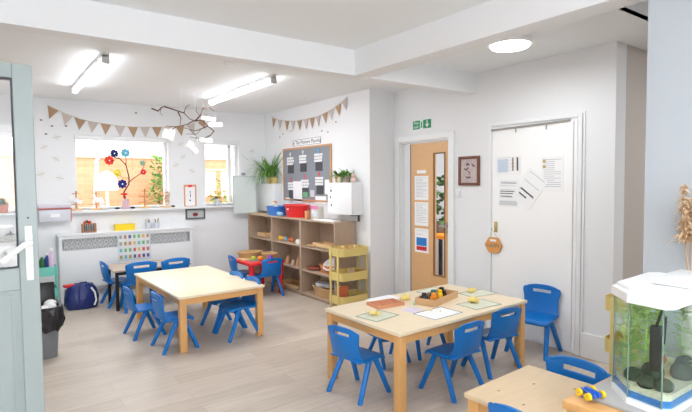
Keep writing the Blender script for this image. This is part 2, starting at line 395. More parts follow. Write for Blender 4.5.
MB().box((0, 0, .004), (.085, .085, .008), bev=.002).build('faceplate', mat('switch_white', (222, 224, 226), .4), t); MB().box((0, 0, .009), (.02, .03, .006), bev=.001).build('rocker', white_m, t)

# blanked-off white panel door (hatch) with moulding
r = sroot('door_2', M=wf('right', (XA, (3.035+2.115)/2, 0))); W = 3.035-2.115; TH = 1.99
f = MB()
for sx in (-1, 1): f.box((sx*(W/2-.0175), TH/2, .008), (.035, TH, .016), bev=.004)
f.box((0, TH-.015, .008), (W-.07, .03, .016), bev=.004); f.build('door_frame', white_m, r, False)
pw = W-.09
f = MB().box((0, TH/2-.02, .004), (pw, TH-.06, .008)).box((pw/2-.05, TH/2-.02, .014), (.045, TH-.1, .012), bev=.002).box((0, .10, .012), (pw-.2, .17, .01), bev=.003)
f.build('door_panel', mat('panel_white', (250, 250, 250), .4), r, False)
MB().box((pw/2-.028, TH/2+.02, .012), (.006, TH-.15, .006)).build('painted_gap_shade', mat('gap_shade_grey', (215, 215, 217), .6), r, False)  # grey strip paints in the shade of a gap beside the panel
struct('trim_7', MB().box((XA-.010, (2.105+1.87)/2, .10), (.02, 2.105-1.87, .20), bev=.003).box((XA-.006, 2.10, 1.1), (.012, .014, 1.8)), white_m)
# hanging rail with clips across the panel
t = thing('hanging_rail', 'thin metal rail with clips across top of white panel', 'rail', M=wf('right', (XA-.008, 2.60, 1.93)))
MB().tube([(-.395, -.005, .012), (.385, .012, .012)], .009).build('rail_bar', mat('rail_grey', (165, 162, 158), .4), t)
for x in (-.13, .17): MB().box((x, -.022, .012), (.008, .05, .006)).build('clip', mat('rail_grey', (1, 1, 1)), t)
XH = XA-.009
def wp(x, y): return onx(x, y, XH)
sheet('pinned_sheet', 'landscape sheet with blue table, top left of white panel', 'right', wp(508, 165.5), .27, .175, rot=.02, rows=5, seed=2,
      marks=[(-.2, .0, .42, .7, mat('pale_blue_print', (200, 212, 228), .6), 'table_block'), (.2, .05, .06, .7, mat('brown_print', (150, 120, 110), .6), 'photo_strip'), (.38, .05, .06, .7, ink_m, 'text_strip')])
sheet('pinned_sheet', 'portrait sheet with dark text lines, lower left of white panel', 'right', wp(508.5, 193.5), .21, .255, rot=-.02, rows=6, seed=3,
      marks=[(0, .08, .85, .03, ink_m, 'dark_line'), (0, .0, .85, .03, ink_m, 'dark_line'), (-.1, -.1, .6, .03, ink_m, 'dark_line'), (0, .38, .8, .02, ink_m, 'dark_line'), (0, -.36, .9, .14, mat('grey_print', (205, 208, 212), .6), 'footer')])
sheet('pinned_sheet', 'tilted sheet hanging askew in middle of white panel', 'right', wp(529.5, 189), .22, .32, rot=-.62, rows=3, seed=4, z=.004,
      marks=[(.0, -.12, .7, .04, ink_m, 'heading_line'), (-.1, -.26, .4, .04, ink_m, 'heading_line')])
sheet('pinned_sheet', 'tall printed sheet at right side of white panel', 'right', wp(552.5, 174), .20, .295, rows=14, seed=5,
      marks=[(-.38, .38, .14, .1, brass_m, 'badge'), (-.38, .22, .14, .08, brass_m, 'badge')])
# coat hook with hexagonal plaque
t = thing('coat_hook', 'small brass hook plate on the white panel', 'hook', M=wf('right', wp(496, 227)))
MB().box((0, 0, .003), (.035, .10, .006), bev=.001).build('back_plate', brass_m, t); MB().tube([(-.005, 0, .006), (0, 0, .03), (.03, .01, .035)], .004).build('peg', brass_m, t)
hp = wp(494.5, 245); ps = onx(494.5, 245, XH)
t = thing('hexagon_plaque', 'orange wooden hexagon plaque hanging from brass hook', 'plaque', M=wf('right', hp) @ Matrix.Translation((0, 0, .009)))
hexp = [(.10*math.cos(k*PI/3), .085*math.sin(k*PI/3)) for k in range(6)]
MB().prism(hexp, 0, .012).build('plaque_board', mat('orange_wood', (226, 158, 84), .5, var=.1, vscale=20), t, False)
text('lettering', 'HAPPY', .05, mat('teal_ink', (70, 120, 120), .6), t, (0, -.008, .0125), depth=.0006)
MB().box((0, .045, .0125), (.07, .022, .001)).build('flower_mark', paper_m, t, False)
MB().tube([(-.04, .07, .008), (0, .165, .034), (.04, .07, .008)], .0015, 5).build('string', branch_m, t)

# ------------------------------------------------------------------ open glazed door, left
YD = 2.69; ex = .195; dl = -.66; DT = 1.99
r = sroot('door_3', loc=(0, YD, 0)); gx1 = .119; gx0 = -.56; gz0 = 1.075; gz1 = 1.925
f = MB()
f.box(((gx1+ex)/2, 0, (DT+.02)/2), (ex-gx1, .055, DT-.02), bev=.004)
f.box(((gx0+dl)/2, 0, (DT+.02)/2), (gx0-dl, .055, DT-.02), bev=.004)
f.box(((gx0+gx1)/2, 0, (gz1+DT)/2), (gx1-gx0, .055, DT-gz1), bev=.004)
f.box(((gx0+gx1)/2, 0, gz0-.05), (gx1-gx0, .055, .10), bev=.004)
f.box(((gx0+gx1)/2, 0, .12), (gx1-gx0, .055, .20), bev=.004)
f.build('door_frame', door_m, r, False)
MB().box(((gx0+gx1)/2, 0, .60), (gx1-gx0, .03, .77)).build('lower_panel', door_m, r, False)
f = MB()
for x in (gx0+.03, gx1-.03): f.box((x, -.016, .6), (.012, .012, .7))
for z in (.25, .95): f.box(((gx0+gx1)/2, -.016, z), (gx1-gx0-.072, .012, .012))
f.build('panel_moulding', door_m, r, False)
f = MB(); dk = mat('dark_gasket', (70, 74, 78), .6)
for x in (gx0+.003, gx1-.003): f.box((x, -.0, (gz0+gz1)/2), (.006, .04, gz1-gz0))
for z in (gz0+.003, gz1-.003): f.box(((gx0+gx1)/2, 0, z), (gx1-gx0-.014, .04, .006))
f.build('gasket', dk, r, False)
MB().box(((gx0+gx1)/2, 0, (gz0+gz1)/2), (gx1-gx0-.014, .008, gz1-gz0-.014)).build('door_glass', glass_m, r, False)
h = MB().box((.158, -.032, 1.14), (.03, .012, .25), bev=.004).build('handle_plate', lid_w, r)
MB().tube([(.16, -.035, 1.19), (.16, -.07, 1.19), (.14, -.08, 1.185), (.09, -.08, 1.145), (.055, -.075, 1.115)], .013).build('lever', lid_w, h)
MB().cone((.158, -.036, 1.08), .009, .009, .006, axis=(0, -1, 0)).build('key_cylinder', chrome_m, h)
MB().cone((.158, -.027, 1.30), .004, .004, .004, axis=(0, -1, 0)).build('screw', black_m, r)

# ------------------------------------------------------------------ back wall furniture
# radiator cover
FY = 6.82
t = thing('radiator_cover', 'long white radiator cover with fretwork bands below window', 'radiator cover', (1.52, 6.91, 0))
RW = 1.62; RH = .845
f = MB().box((0, -.006, RH-.0125), (RW+.04, .19, .025), bev=.004)
for sx in (-1, 1): f.box((sx*(RW/2-.0175), -.005, (RH-.025)/2), (.035, .165, RH-.025))
f.box((0, -.082, .41), (RW-.07, .012, .46)); f.box((0, -.082, .805), (RW-.07, .012, .03)).box((0, -.082, .035), (RW-.07, .012, .07))
f.build('cover_panel', white_m, t, False)
for z0 in (.64, .07):
    g = MB(); n = int((RW-.09)/.062); hz = .15 if z0 > .3 else .11
    rows = 3
    for rr_ in range(rows):
        for k in range(n):
            cx = -(RW-.09)/2+.031+k*.062+(.016 if rr_ % 2 else 0)-.008; cz = z0+hz*(rr_+.5)/rows; R_ = .023
            pts = [(cx+R_*math.cos(a*PI/3), -.084, cz+R_*math.sin(a*PI/3)) for a in range(7)]
            for a in range(6):
                A = Vector(pts[a]); B = Vector(pts[a+1]); mid = (A+B)/2; an = math.atan2(B.z-A.z, B.x-A.x)
                g.box(mid, ((B-A).length+.004, .006, .007), ry=-an)
    g.box((0, -.084, z0+.004), (RW-.07, .006, .008)).box((0, -.084, z0+hz-.004), (RW-.07, .006, .008))
    g.build('fretwork', white_m, t, False)
MB().box((0, .0, .45), (RW-.1, .06, .7)).build('radiator', mat('radiator_grey', (200, 202, 204), .5), t, False)
# poster
p0 = ony(117.5, 233.5, FY-.002); p1 = ony(151, 258.5, FY-.002)
W = p1.x-p0.x; Hh = p0.z-ony(117.5, 261.5, FY).z
t = thing('picture_chart', 'pale blue chart of small coloured pictures on radiator cover', 'poster', M=wf('back', ((p0.x+p1.x)/2, FY+.0, p0.z-Hh/2)))
MB().box((0, 0, .001), (W, Hh, .002)).build('sheet', mat('chart_blue', (205, 222, 235), .6), t, False)
MB().box((0, 0, .0025), (W-.02, Hh-.03, .001)).build('chart_field', mat('chart_grey', (226, 228, 228), .6), t, False)
R = random.Random(9); pal = [(225, 190, 110), (180, 160, 90), (120, 180, 120), (200, 90, 90), (90, 90, 160), (190, 140, 110), (110, 190, 200), (160, 170, 160)]
for i in range(4):
    for j in range(7):
        cc = pal[R.randrange(8)]
        if i > 1 and j > 4: cc = (205, 100, 100) if i == 2 else (90, 80, 150)
        MB().box((-W/2+.035+j*(W-.07)/6, Hh/2-.05-i*(Hh-.1)/3, .0035), (.032, .045, .001)).build('picture_square', mat('print_%d_%d_%d' % cc, cc, .6), t, False)

def on_ledge(px, y=None):   # foot of something on the window ledge
    return ony(px, 208, YB-.0 if y is None else y)
LZ = WZ0+.0005
# ledge ornaments: wooden peg trees with paper
def peg_tree(px, h, label, Y=7.0, w=.15):
    x = ony(px, 207, Y).x; t = thing('wooden_peg_tree', label, 'ornament', (x, Y, LZ), group='wooden peg trees on the window ledge')
    MB().box((0, 0, .012), (.13, .06, .024), bev=.003).build('base', wood_m, t)
    MB().cone((0, 0, .024), .011, .009, h-.03, 10).build('stem', mat('peg_wood', (196, 140, 92), .7), t)
    for k, z in enumerate((.3, .6, .85)):
        MB().tube([(-w*(.6-.15*k), 0, h*z), (w*(.6-.15*k), 0, h*z)], .006, 6).build('cross_peg', mat('peg_wood', (1, 1, 1)), t)
    return t
def hearts(t, h, n, seed):
    R = random.Random(seed)
    for k in range(n):
        MB().box((R.uniform(-.07, .07), -.02+R.uniform(-.005, .005), h*R.uniform(.2, .7)), (.05, .002, .055), ry=R.uniform(-.5, .5)).build('paper_tag', paper_m, t, False)
t = peg_tree(76.5, .25, 'wooden peg tree with paper tags, leftmost on window ledge'); hearts(t, .25, 5, 1)
t = peg_tree(96.5, .25, 'wooden peg tree with paper tags, second from left on ledge'); hearts(t, .25, 5, 2)
t = peg_tree(145, .27, 'bare thin wooden peg tree right of the pink vase')
# wire owl / twig ball figure
x = ony(166, 206, 7.03).x
t = thing('twig_owl', 'open twig owl ornament at right end of main window', 'ornament', (x, 7.0, LZ))
MB().box((0, 0, .01), (.15, .06, .02), bev=.003).build('base', wood_m, t)
f = MB(); R = random.Random(5)
for k in range(16):
    cx, cz, rr_ = R.uniform(-.02, .02), R.uniform(.06, .20), R.uniform(.025, .045)
    f.tube([(cx+rr_*math.cos(a*.7), R.uniform(-.01, .01), cz+rr_*math.sin(a*.7)) for a in range(10)], .0025, 5)
f.build('twig_body', twig_m, t)
for px, lb in ((117, 'dark pebble on ledge just left of the pink vase'), (132.5, 'dark pebble on ledge just right of the pink vase'), (172.5, 'dark pebble beside the twig owl')):
    p = ony(px, 207, 7.0); tag(MB().sph((0, 0, .012), .033, (1, .6, .45)).build('pebble', stone_m), lb, 'pebble').location = (p.x, 6.985, LZ)
# pink vase with branch and felt flowers
x = ony(125.5, 206, 7.0).x
t = thing('branch_vase', 'pink vase holding bare branch with felt flowers at window', 'vase', (x, 6.99, LZ))
MB().lathe([(.04, 0), (.048, .02), (.045, .11), (.05, .13), (.044, .13)]).build('vase', mat('pink_glass', (222, 190, 200), .25), t)
def P(px, py): q = ony(px, py, 6.99); return Vector((q.x-x, 0, q.z-LZ))
f = MB()
f.tube([P(125, 200), P(124, 192), P(129, 184), P(129, 177), P(126, 165), P(120, 159), P(108, 155), P(100, 149)], .011, 7, .004)
f.tube([P(128, 183), P(134, 178), P(140, 174), P(144, 166), P(146, 162)], .008, 6, .003)
f.tube([P(126, 165), P(126, 158), P(125, 152)], .006, 6, .003); f.tube([P(120, 159), P(113, 152), P(112, 150)], .005, 6, .003); f.tube([P(129, 178), P(122, 178), P(118, 172)], .005, 6, .003)
f.build('branch', branch_m, t)
FL = [((109, 160.5), (232, 62, 45), .075), ((114, 153.5), (28, 45, 110), .065), ((125, 153), (120, 195, 220), .075), ((122, 184), (30, 45, 130), .075), ((117, 173), (240, 215, 60), .06), ((143, 172), (225, 60, 60), .05), ((142, 163), (150, 190, 160), .05)]
for (a, b), cc, s_ in FL:
    q = P(a, b); f = MB()
    for k in range(8):
        an = k*2*PI/8; f.sph((q.x+math.cos(an)*s_*.58, -.02, q.z+math.sin(an)*s_*.58), s_*.24, (1, .3, 1), 8, 6)
    f.sph((q.x, -.02, q.z), s_*.5, (1, .3, 1), 10, 6)
    o = f.build('felt_flower', mat('felt_%d_%d_%d' % cc, cc, .9), t); MB().sph((q.x, -.03, q.z), s_*.13, (1, .5, 1), 8, 6).build('flower_centre', paper_m, o)
q = P(124, 194); MB().sph((q.x-.02, -.012, q.z), .02, (1.3, .4, .7)).sph((q.x+.02, -.012, q.z), .02, (1.3, .4, .7)).box((q.x-.012, -.012, q.z-.03), (.01, .003, .05), ry=.3).box((q.x+.012, -.012, q.z-.03), (.01, .003, .05), ry=-.3).build('red_ribbon', red_m, t)
# yellow flowers at small window
x = ony(217, 206, 7.03).x
t = thing('flower_vase', 'glass vase of yellow flowers on the small window ledge', 'flowers', (x, 7.03, LZ))
MB().lathe([(.03, 0), (.04, .03), (.028, .08), (.035, .1), (.03, .1)]).build('glass_vase', frost_m, t)
f = MB(); g = MB(); R = random.Random(6)
for k in range(46):
    a = R.random()*6.28; d = (math.cos(a)*1.3, math.sin(a)*.35, R.uniform(.2, 1.1)); g.leaf((0, 0, .09), d, R.uniform(.08, .15), .011, .5)
for k in range(22): f.sph((R.uniform(-.14, .14), R.uniform(-.035, .035), R.uniform(.13, .21)), R.uniform(.014, .024), (1, 1, .7), 8, 6)
g.build('foliage', green_m, t); f.build('blossom', mat('yellow_petal', (235, 200, 90), .7), t)
# toy guitar
x = ony(236.5, 206, 7.03).x
t = thing('toy_guitar', 'small wooden toy guitar leaning in the small window corner', 'toy', (x, 7.02, LZ))
MB().lathe([(.004, 0), (.03, .004), (.045, .03), (.042, .055), (.03, .075), (.035, .10), (.022, .125), (.004, .13)], sy=.4).build('guitar_body', mat('orange_brown_wood', (205, 130, 70), .4), t)
MB().box((0, 0, .2), (.016, .012, .16)).box((0, 0, .285), (.024, .012, .03)).build('neck', mat('brown_neck', (150, 95, 60), .5), t)
p = ony(233, 207, 7.0)
tag(MB().sph((0, 0, .018), .02, (1, 1, .9)).build('ornament_ball', mat('navy', (40, 60, 120), .4)), 'small blue ball beside the toy guitar', 'ornament').location = (p.x+.06, 6.985, LZ)

# clipboard and picture on the wall between the windows
p0 = ony(183.5, 183, YB); p1 = ony(196.5, 205, YB); W = p1.x-p0.x; Hh = p0.z-p1.z-.01
t = thing('clipboard', 'orange-edged clipboard with white page between the windows', 'clipboard', M=wf('back', ((p0.x+p1.x)/2, YB, WZ0+Hh/2+.003)))
MB().box((0, 0, .003), (W, Hh, .006), bev=.001).build('backing_board', mat('orange_board', (214, 150, 110), .5), t)
MB().box((.0, -.01, .0065), (W*.78, Hh*.88, .001)).build('page', paper_m, t, False)
MB().box((0, Hh*.44, .01), (W*.3, .03, .012), bev=.003).build('clip', red_m, t)
MB().box((0, .05, .0073), (.012, .02, .0008)).box((.003, 0, .0073), (.01, .05, .0008)).box((-.004, -.07, .0073), (.02, .02, .0008)).build('printed_marks', ink_m, t, False)
p0 = ony(184.5, 207.5, YB-.0); p1 = ony(205.5, 220, YB); W = p1.x-p0.x-.02; Hh = .15
t = thing('dark_photo_frame', 'dark framed photograph fixed under window ledge', 'picture', M=wf('back', ((p0.x+p1.x)/2, YB, WZ0-.032-Hh/2)))
f = MB()
for sx in (-1, 1): f.box((sx*(W/2-.01), 0, .011), (.02, Hh, .022))
for sy in (-1, 1): f.box((0, sy*(Hh/2-.01), .011), (W-.04, .02, .022))
f.build('picture_frame', mat('green_grey_frame', (88, 98, 98), .4), t, False)
MB().box((0, 0, .006), (W-.04, Hh-.04, .008)).build('print', mat('print_pale', (190, 196, 196), .5), t, False)
MB().sph((0, -.01, .0105), .035, (1.2, .8, .05)).build('red_motif', mat('dark_red', (130, 40, 50), .5), t)

# items along the radiator cover top
RZ = RH+.0005
p = ony(89, 230, 6.93)
t = thing('toy_rack', 'small wooden rack with red and green toys on radiator cover', 'toy', (p.x, 6.93, RZ))
f = MB()
for sx in (-1, 1): f.box((sx*.075, 0, .055), (.012, .07, .11))
f.box((0, 0, .105), (.15, .07, .01)).box((0, 0, .01), (.138, .07, .01)); f.build('rack_frame', mat('rack_wood', (190, 130, 85), .5), t, False)
f = MB()
for k in range(5): f.cone((-.05+k*.025, 0, .015), .008, .008, .085, 8)
f.build('rods', greyp_m, t)
MB().sph((.01, 0, .128), .02, (1, 1, .9)).build('red_ball', red_m, t); MB().sph((-.045, 0, .125), .018).build('red_ball', red_m, t); MB().sph((-.02, 0, .135), .018).sph((.0, .02, .125), .016).build('green_ball', dgreen_m, t)
p = ony(124.5, 228, 6.93)
t = thing('yellow_box', 'bright yellow oblong box on the radiator cover', 'box', (p.x, 6.93, RZ))
MB().prism([(-.12, -.045), (.12, -.045), (.12, .045), (-.12, .045)], 0, .075).build('box_body', mat('bright_yellow', (250, 215, 30), .5), t, False)
MB().box((0, 0, .078), (.245, .094, .006)).build('lid_rim', mat('bright_yellow', (1, 1, 1)), t, False)
for px, lb, sd in ((148, 'clear cup of coloured pencils, left one on radiator cover', 1), (156.5, 'clear cup of coloured pencils, right one on radiator cover', 2)):
    p = ony(px, 227, 6.93); t = thing('pencil_cup', lb, 'cup', (p.x, 6.93, RZ), group='pencil cups on the radiator cover')
    MB().lathe([(.033, 0), (.04, .085), (.037, .085), (.031, .006)], seg=18).build('cup', frost_m, t); R = random.Random(sd)
    for k in range(5):
        a = R.random()*6.28; cc = [(220, 60, 60), (60, 120, 200), (90, 170, 80), (240, 190, 60), (60, 60, 60)][k]
        MB().tube([(math.cos(a)*.01, math.sin(a)*.01, .03), (math.cos(a)*.03, math.sin(a)*.03, .03+R.uniform(.08, .11))], .004, 6).build('pencil', mat('pencil_%d' % k, cc, .5), t)

# clear tray boxes on the wall at left
p0 = ony(38.5, 207, 6.9); p1 = ony(71.5, 229, 6.9); W = p1.x-p0.x; Hh = .15
t = thing('document_tray', 'clear grey wall tray box with red edging left of window', 'tray', M=wf('back', ((p0.x+p1.x)/2, YB, p0.z-.11)))
MB().box((0, 0, .05), (W, Hh, .10), bev=.012).build('tray_body', frost_m, t)
MB().box((0, Hh/2+.005, .05), (W+.02, .008, .115)).box((W/2+.004, 0, .098), (.008, Hh+.01, .008)).build('red_edge', mat('coral_edge', (215, 95, 85), .4), t, False)
MB().box((0, 0, .1015), (.10, .04, .002)).build('label_card', paper_m, t, False)
MB().box((0, Hh/2+.035, .045), (W, .045, .09), bev=.005).build('upper_tray', mat('clear_lilac', (212, 210, 222), .25), t)

# wall bugs / dragonflies (paper ornaments on wall)
dr = None
DP = [(44, 147, .4), (57, 137, .2), (41, 174, .3), (60, 178, -.2), (56, 159, -.5), (183, 157, .6), (181, 144, .5), (192, 171, -.4), (176, 165, .4), (252, 151, .3)]
where = ['between open door and main window, upper', 'just left of main window, high up', 'left of main window, low near door', 'left of main window, lowest', 'left of main window, middle', 'between windows, upper', 'between windows, highest', 'between windows, above clipboard', 'between windows, beside main window', 'right of small window']
for (px, py, rz), wh in zip(DP, where):
    p = ony(px, py, YB); M = wf('back', p) @ Matrix.Rotation(rz, 4, 'Z')
    if dr is None:
        t = thing('paper_dragonfly', '', 'wall decoration', M=M, group='paper dragonflies on the back wall'); dr = t
        MB().box((0, 0, .003), (.09, .008, .006)).build('body', mat('dragonfly_body', (205, 200, 186), .7), t, False)
        f = MB()
        for sx in (.012, -.012):
            for sy in (-1, 1): f.sph((sx, sy*.02, .004), .02, (.35, 1, .06), 8, 6)
        f.build('wings', mat('dragonfly_wing', (226, 226, 220), .7), t)
    else: t = dup(dr, M=M)
    t['label'] = 'small grey paper dragonfly on back wall, '+wh
SP = [(52, 126, 'under the first flag'), (41, 120, 'nearest the open door'), (46, 134, 'below the one nearest the door'), (118, 100, 'above the bunting, left'), (136, 113, 'above the bunting, right'), (66, 126, 'between second and third flags')]
for px, py, wh in SP:
    p = ony(px, py, YB); o = MB().sph((0, 0, .002), .012, (1.3, .8, .25), 8, 6).build('wall_butterfly', mat('grey_butterfly', (120, 115, 115), .8)); o.matrix_world = wf('back', p)
    tag(o, 'tiny dark butterfly sticker on the back wall, '+wh, 'wall decoration', 'butterfly stickers on the back wall')

# ------------------------------------------------------------------ bunting
def bunting(name, label, kind, pts, fl, size, plane, off=.012):
    P3 = [(onx(x, y, plane-off) if kind == 'right' else ony(x, y, plane-off)) for x, y in pts]
    t = thing(name, label, 'bunting', P3[0]); o0 = P3[0]
    MB().tube([p-o0 for p in P3], .0035, 5).build('string', mat('string', (205, 190, 170), .8), t)
    for i, (x, y) in enumerate(fl):
        p = (onx(x, y, plane-off) if kind == 'right' else ony(x, y, plane-off))-o0
        nb = min(range(len(P3)-1), key=lambda k: ((P3[k]+P3[k+1])/2-o0-p).length); dv = (P3[nb+1]-P3[nb]).normalized()
        dn = Vector((0, 0, -1)); dn = (dn-dv*dn.dot(dv)).normalized(); dn = (dn+Vector((0, 0, -1))*.5).normalized()
        n = dv.cross(dn).normalized()*.002; s_ = size
        a, b, c_ = p-dv*s_*.5, p+dv*s_*.5, p+dn*s_*1.12
        mb = MB(); v = [mb.bm.verts.new(q+k*n) for k in (-1, 1) for q in (a, b, c_)]
        mb.bm.faces.new(v[:3]); mb.bm.faces.new(v[3:][::-1])
        for k in range(3): mb.bm.faces.new((v[k], v[(k+1) % 3], v[3+(k+1) % 3], v[3+k]))
        fo = mb.build('flag', hess_m if i % 2 == 0 else lace_m, t, False)
        fo['label'] = 'brown hessian flag' if i % 2 == 0 else 'pale patterned flag'
bunting('bunting', 'string of brown and pale triangle flags above main window', 'back',
        [(47, 105), (53, 108), (66, 114), (80, 119), (93, 122), (106, 124), (120, 126), (133, 127), (145, 127), (157, 127), (168, 127), (179, 126), (191, 124), (200, 120), (208, 113)],
        [(53, 108), (67, 114.5), (80.5, 119), (93, 122), (106, 124), (120, 126), (133, 127), (145, 127), (157, 127), (168, 127), (180, 126), (191, 124), (201, 120)], .125, YB)
bunting('bunting', 'string of brown and pale triangle flags on the shelf wall', 'right',
        [(271, 116), (278, 120), (287, 121), (297, 121), (306, 119), (316, 117), (325, 113), (334, 108), (342, 102), (347, 97)],
        [(274, 118.5), (280, 120.5), (287, 121), (293, 121), (299.5, 120.5), (306, 119), (312, 118), (318, 116), (325, 113), (331, 109.5), (338, 105), (344.5, 99.5)], .12, XP)
for px, py, wh in ((283, 134, 'left'), (291, 131, 'middle left'), (322, 131, 'right'), (328, 132, 'far right'), (280, 137, 'lowest left'), (336, 122, 'highest')):
    p = onx(px, py, XP); o = MB().sph((0, 0, .002), .012, (1.3, .8, .25), 8, 6).build('wall_butterfly', mat('grey_butterfly', (1, 1, 1))); o.matrix_world = wf('right', p)
    tag(o, 'tiny butterfly sticker below the bunting on shelf wall, '+wh, 'wall decoration', 'butterfly stickers on the shelf wall')
p = onx(262, 120, XP)

# hanging branch mobile
YM = 5.7
def Q(px, py, Y=YM): return ony(px, py, Y)
o0 = Q(195, 120)
t = thing('branch_mobile', 'bare branch mobile hung from ceiling with white paper clouds', 'mobile', o0)
f = MB()
for pl, r_ in (([(152, 108.5), (158, 111), (161, 108), (164, 106.5), (175, 110), (184, 113), (190, 119), (195, 121)], .010), ([(178, 112), (181, 118), (180, 125)], .008), ([(195, 121), (200, 116), (203, 108), (209, 107), (214, 111)], .009), ([(195, 121), (202, 120), (208, 126), (214, 131), (210, 136), (203, 139), (190, 137)], .008), ([(195, 120), (188, 124), (176, 127), (166, 126)], .007), ([(208, 126), (196, 131), (184, 128)], .006), ([(205, 138), (212, 134), (214, 130)], .006), ([(161, 108), (160, 113), (163, 116)], .004), ([(184, 113), (186, 107), (190, 104)], .005), ([(176, 127), (170, 131), (163, 130)], .005), ([(200, 116), (196, 111), (197, 106)], .004), ([(190, 130), (197, 137), (194, 143)], .004), ([(202, 128), (197, 134), (186, 134)], .004)):
    n = len(pl); f.tube([Q(a, b, YM+.12*math.sin(i*1.7+r_*900))-o0 for i, (a, b) in enumerate(pl)], r_, 6, r_*.45)
f.build('branch', branch_m, t)
g = MB()
for a, b in ((181, 118), (203, 108), (195, 121)):
    p = Q(a, b)-o0; g.tube([p, (p.x, p.y, CH-o0.z)], .0015, 4)
g.build('hanging_thread', paper_m, t)
for (a, b, w_, h_, rr_) in ((208, 119, .17, .045, .1), (215, 125, .17, .05, -.1), (205.5, 140.5, .16, .05, .05), (168.5, 135, .12, .11, .3), (190, 145, .07, .08, .6), (195, 151, .06, .06, -.5), (172, 131, .06, .05, .1)):
    p = Q(a, b, YM-.03)-o0; MB().box(p, (w_, .045, h_), ry=rr_, bev=.008).build('paper_cloud', paper_m, t)
    MB().tube([p, p+Vector((0, 0, .13))], .001, 4).build('thread', paper_m, t)

# tree decals hanging at window heads (leaf garlands)
for (a, b), wh in (((WIN[1]), 'main'), ((WIN[2]), 'small')):
    t = thing('leaf_garland', 'strings of tiny dark leaf shapes across top of %s window' % wh, 'garland', ((a+b)/2, YB+.09, WZ1-.08)); R = random.Random(int(a*10)+3)
    W = (b-a)-.08; nst = int(W/.075)
    f = MB(); g = MB()
    for k in range(nst):
        x = -W/2+k*W/(nst-1); L = R.uniform(.05, .28)*(1.5 if abs(x-W*.2) < .15 else 1)
        f.tube([(x, 0, 0), (x, 0, -L)], .0008, 4)
        for j in range(int(L/.035)): g.sph((x+R.uniform(-.01, .01), 0, -.02-j*.035), .008, (1.1, .3, .8), 6, 4)
    f.build('thread', greyp_m, t); o = g.build('leaf_beads', mat('dark_leaf_bead', (95, 105, 90), .8), t); o['kind'] = 'stuff'
    h_ = MB().tube([(-W/2, 0, 0), (W/2, 0, 0)], .003, 5).build('cord', greyp_m, t)

# ------------------------------------------------------------------ outside
struct('ground', MB().box((1, 13, -.12), (26, 11.6, .1)), mat('paving', (205, 200, 192), .9))
YFE = 9.6
t = thing('garden_wall', 'orange brick garden wall outside the windows', 'wall', (1.5, YFE, -.07))
MB().box((0, 0, .99), (17, .2, 1.98)).build('brickwork', fence_mat(), t, False)
MB().box((0, 0, 2.005), (17.1, .26, .05)).build('coping', mat('coping_stone', (225, 205, 185), .8), t, False)
x = ony(107, 185, 8.8)
t = thing('garden_parasol', 'white fringed garden parasol outside the main window', 'parasol', (x.x, 8.8, -.07))
MB().cone((0, 0, 0), .022, .022, 1.7, 12).build('pole', mat('parasol_pole', (245, 230, 200), .5), t)
MB().lathe([(.17, 1.42), (.16, 1.58), (.11, 1.68), (.02, 1.73), (.005, 1.74)], seg=16).build('canopy', mat('white_canvas', (246, 246, 246), .8), t, angle=.2)
MB().cone((0, 0, 0), .22, .2, .06, 18).build('base', greyp_m, t)
def bush(x, y, z, rx, rz_, n, label, sd, mm):
    t = thing('shrub', label, 'shrub', (x, y, z)); R = random.Random(sd); f = MB()
    for k in range(n):
        a = R.random()*6.28; u = R.random(); s_ = math.sqrt(R.random()); zz = R.random()
        p = (math.cos(a)*rx*s_*(1.1-zz*.6), math.sin(a)*.25*s_, .1+rz_*zz); f.leaf(p, (R.uniform(-1, 1), R.uniform(-1, .3), R.uniform(-.3, 1)), R.uniform(.07, .14), R.uniform(.02, .04), .3, 2)
    f.build('foliage', mm, t)
    g = MB()
    for k in range(5): g.tube([(0, 0, 0), (R.uniform(-rx, rx)*.5, 0, rz_*.7)], .012, 5, .004)
    g.build('stem', branch_m, t)
gm = mat('garden_leaf', (112, 150, 66), .6, var=.25, vscale=9); x = ony(160, 170, 9.3)
bush(x.x+.05, 9.1, -.07, .5, 1.9, 900, 'green climbing shrub outside right side of main window', 11, gm)
x = ony(220, 190, 9.2); bush(x.x, 8.9, -.07, .5, 1.5, 500, 'low green shrub outside the small window', 12, gm)
x = ony(93, 160, 9.3); 
x = ony(221, 190, 8.3)
t = thing('garden_easel', 'garden rail hung with white sheets outside small window', 'easel', (x.x, 8.3, -.07))
MB().tube([(-.5, 0, 1.75), (.6, 0, 1.75)], .012).build('top_rail', mat('green_grey', (150, 175, 165), .5), t)
for sx in (-.5, .6): MB().tube([(sx, 0, 0), (sx, 0, 1.75)], .018).build('post', mat('green_grey', (1, 1, 1)), t)
for sx in (-.22, .12, .42): MB().box((sx, -.016, 1.5), (.24, .006, .42)).build('hung_sheet', paper_m, t, False)
t = thing('pergola', 'white timber pergola over the garden outside small window', 'pergola', (4.4, 9.0, -.07))
for sx in (-1.6, 1.6): MB().box((sx, 0, 1.35), (.09, .09, 2.7)).build('post', white_m, t)
MB().box((0, 0, 2.75), (3.6, .08, .12)).build('beam', white_m, t)
for k in range(6): MB().box((-1.5+k*.6, .3, 2.84), (.05, 1.4, .07)).build('rafter', white_m, t)
t = thing('neighbour_roof', 'pale gable roof rising beyond the garden wall', 'building', (4.6, 14, -.07))
MB().box((0, 0, 1.4), (4, 3, 2.8)).build('wall', mat('pale_render', (230, 228, 224), .8), t, False)
mb = MB(); mb.prism([(-2.2, 0), (2.2, 0), (0, 1.5)], -1.6, 1.6); o = mb.build('roof', mat('pale_roof', (205, 200, 198), .8), t, False); o.rotation_euler = (PI/2, 0, 0); o.location = (0, 0, 2.8)
t = thing('garden_tree', 'thin leaning tree outside left part of main window', 'tree', (ony(98, 160, 9.2).x, 9.2, -.07))
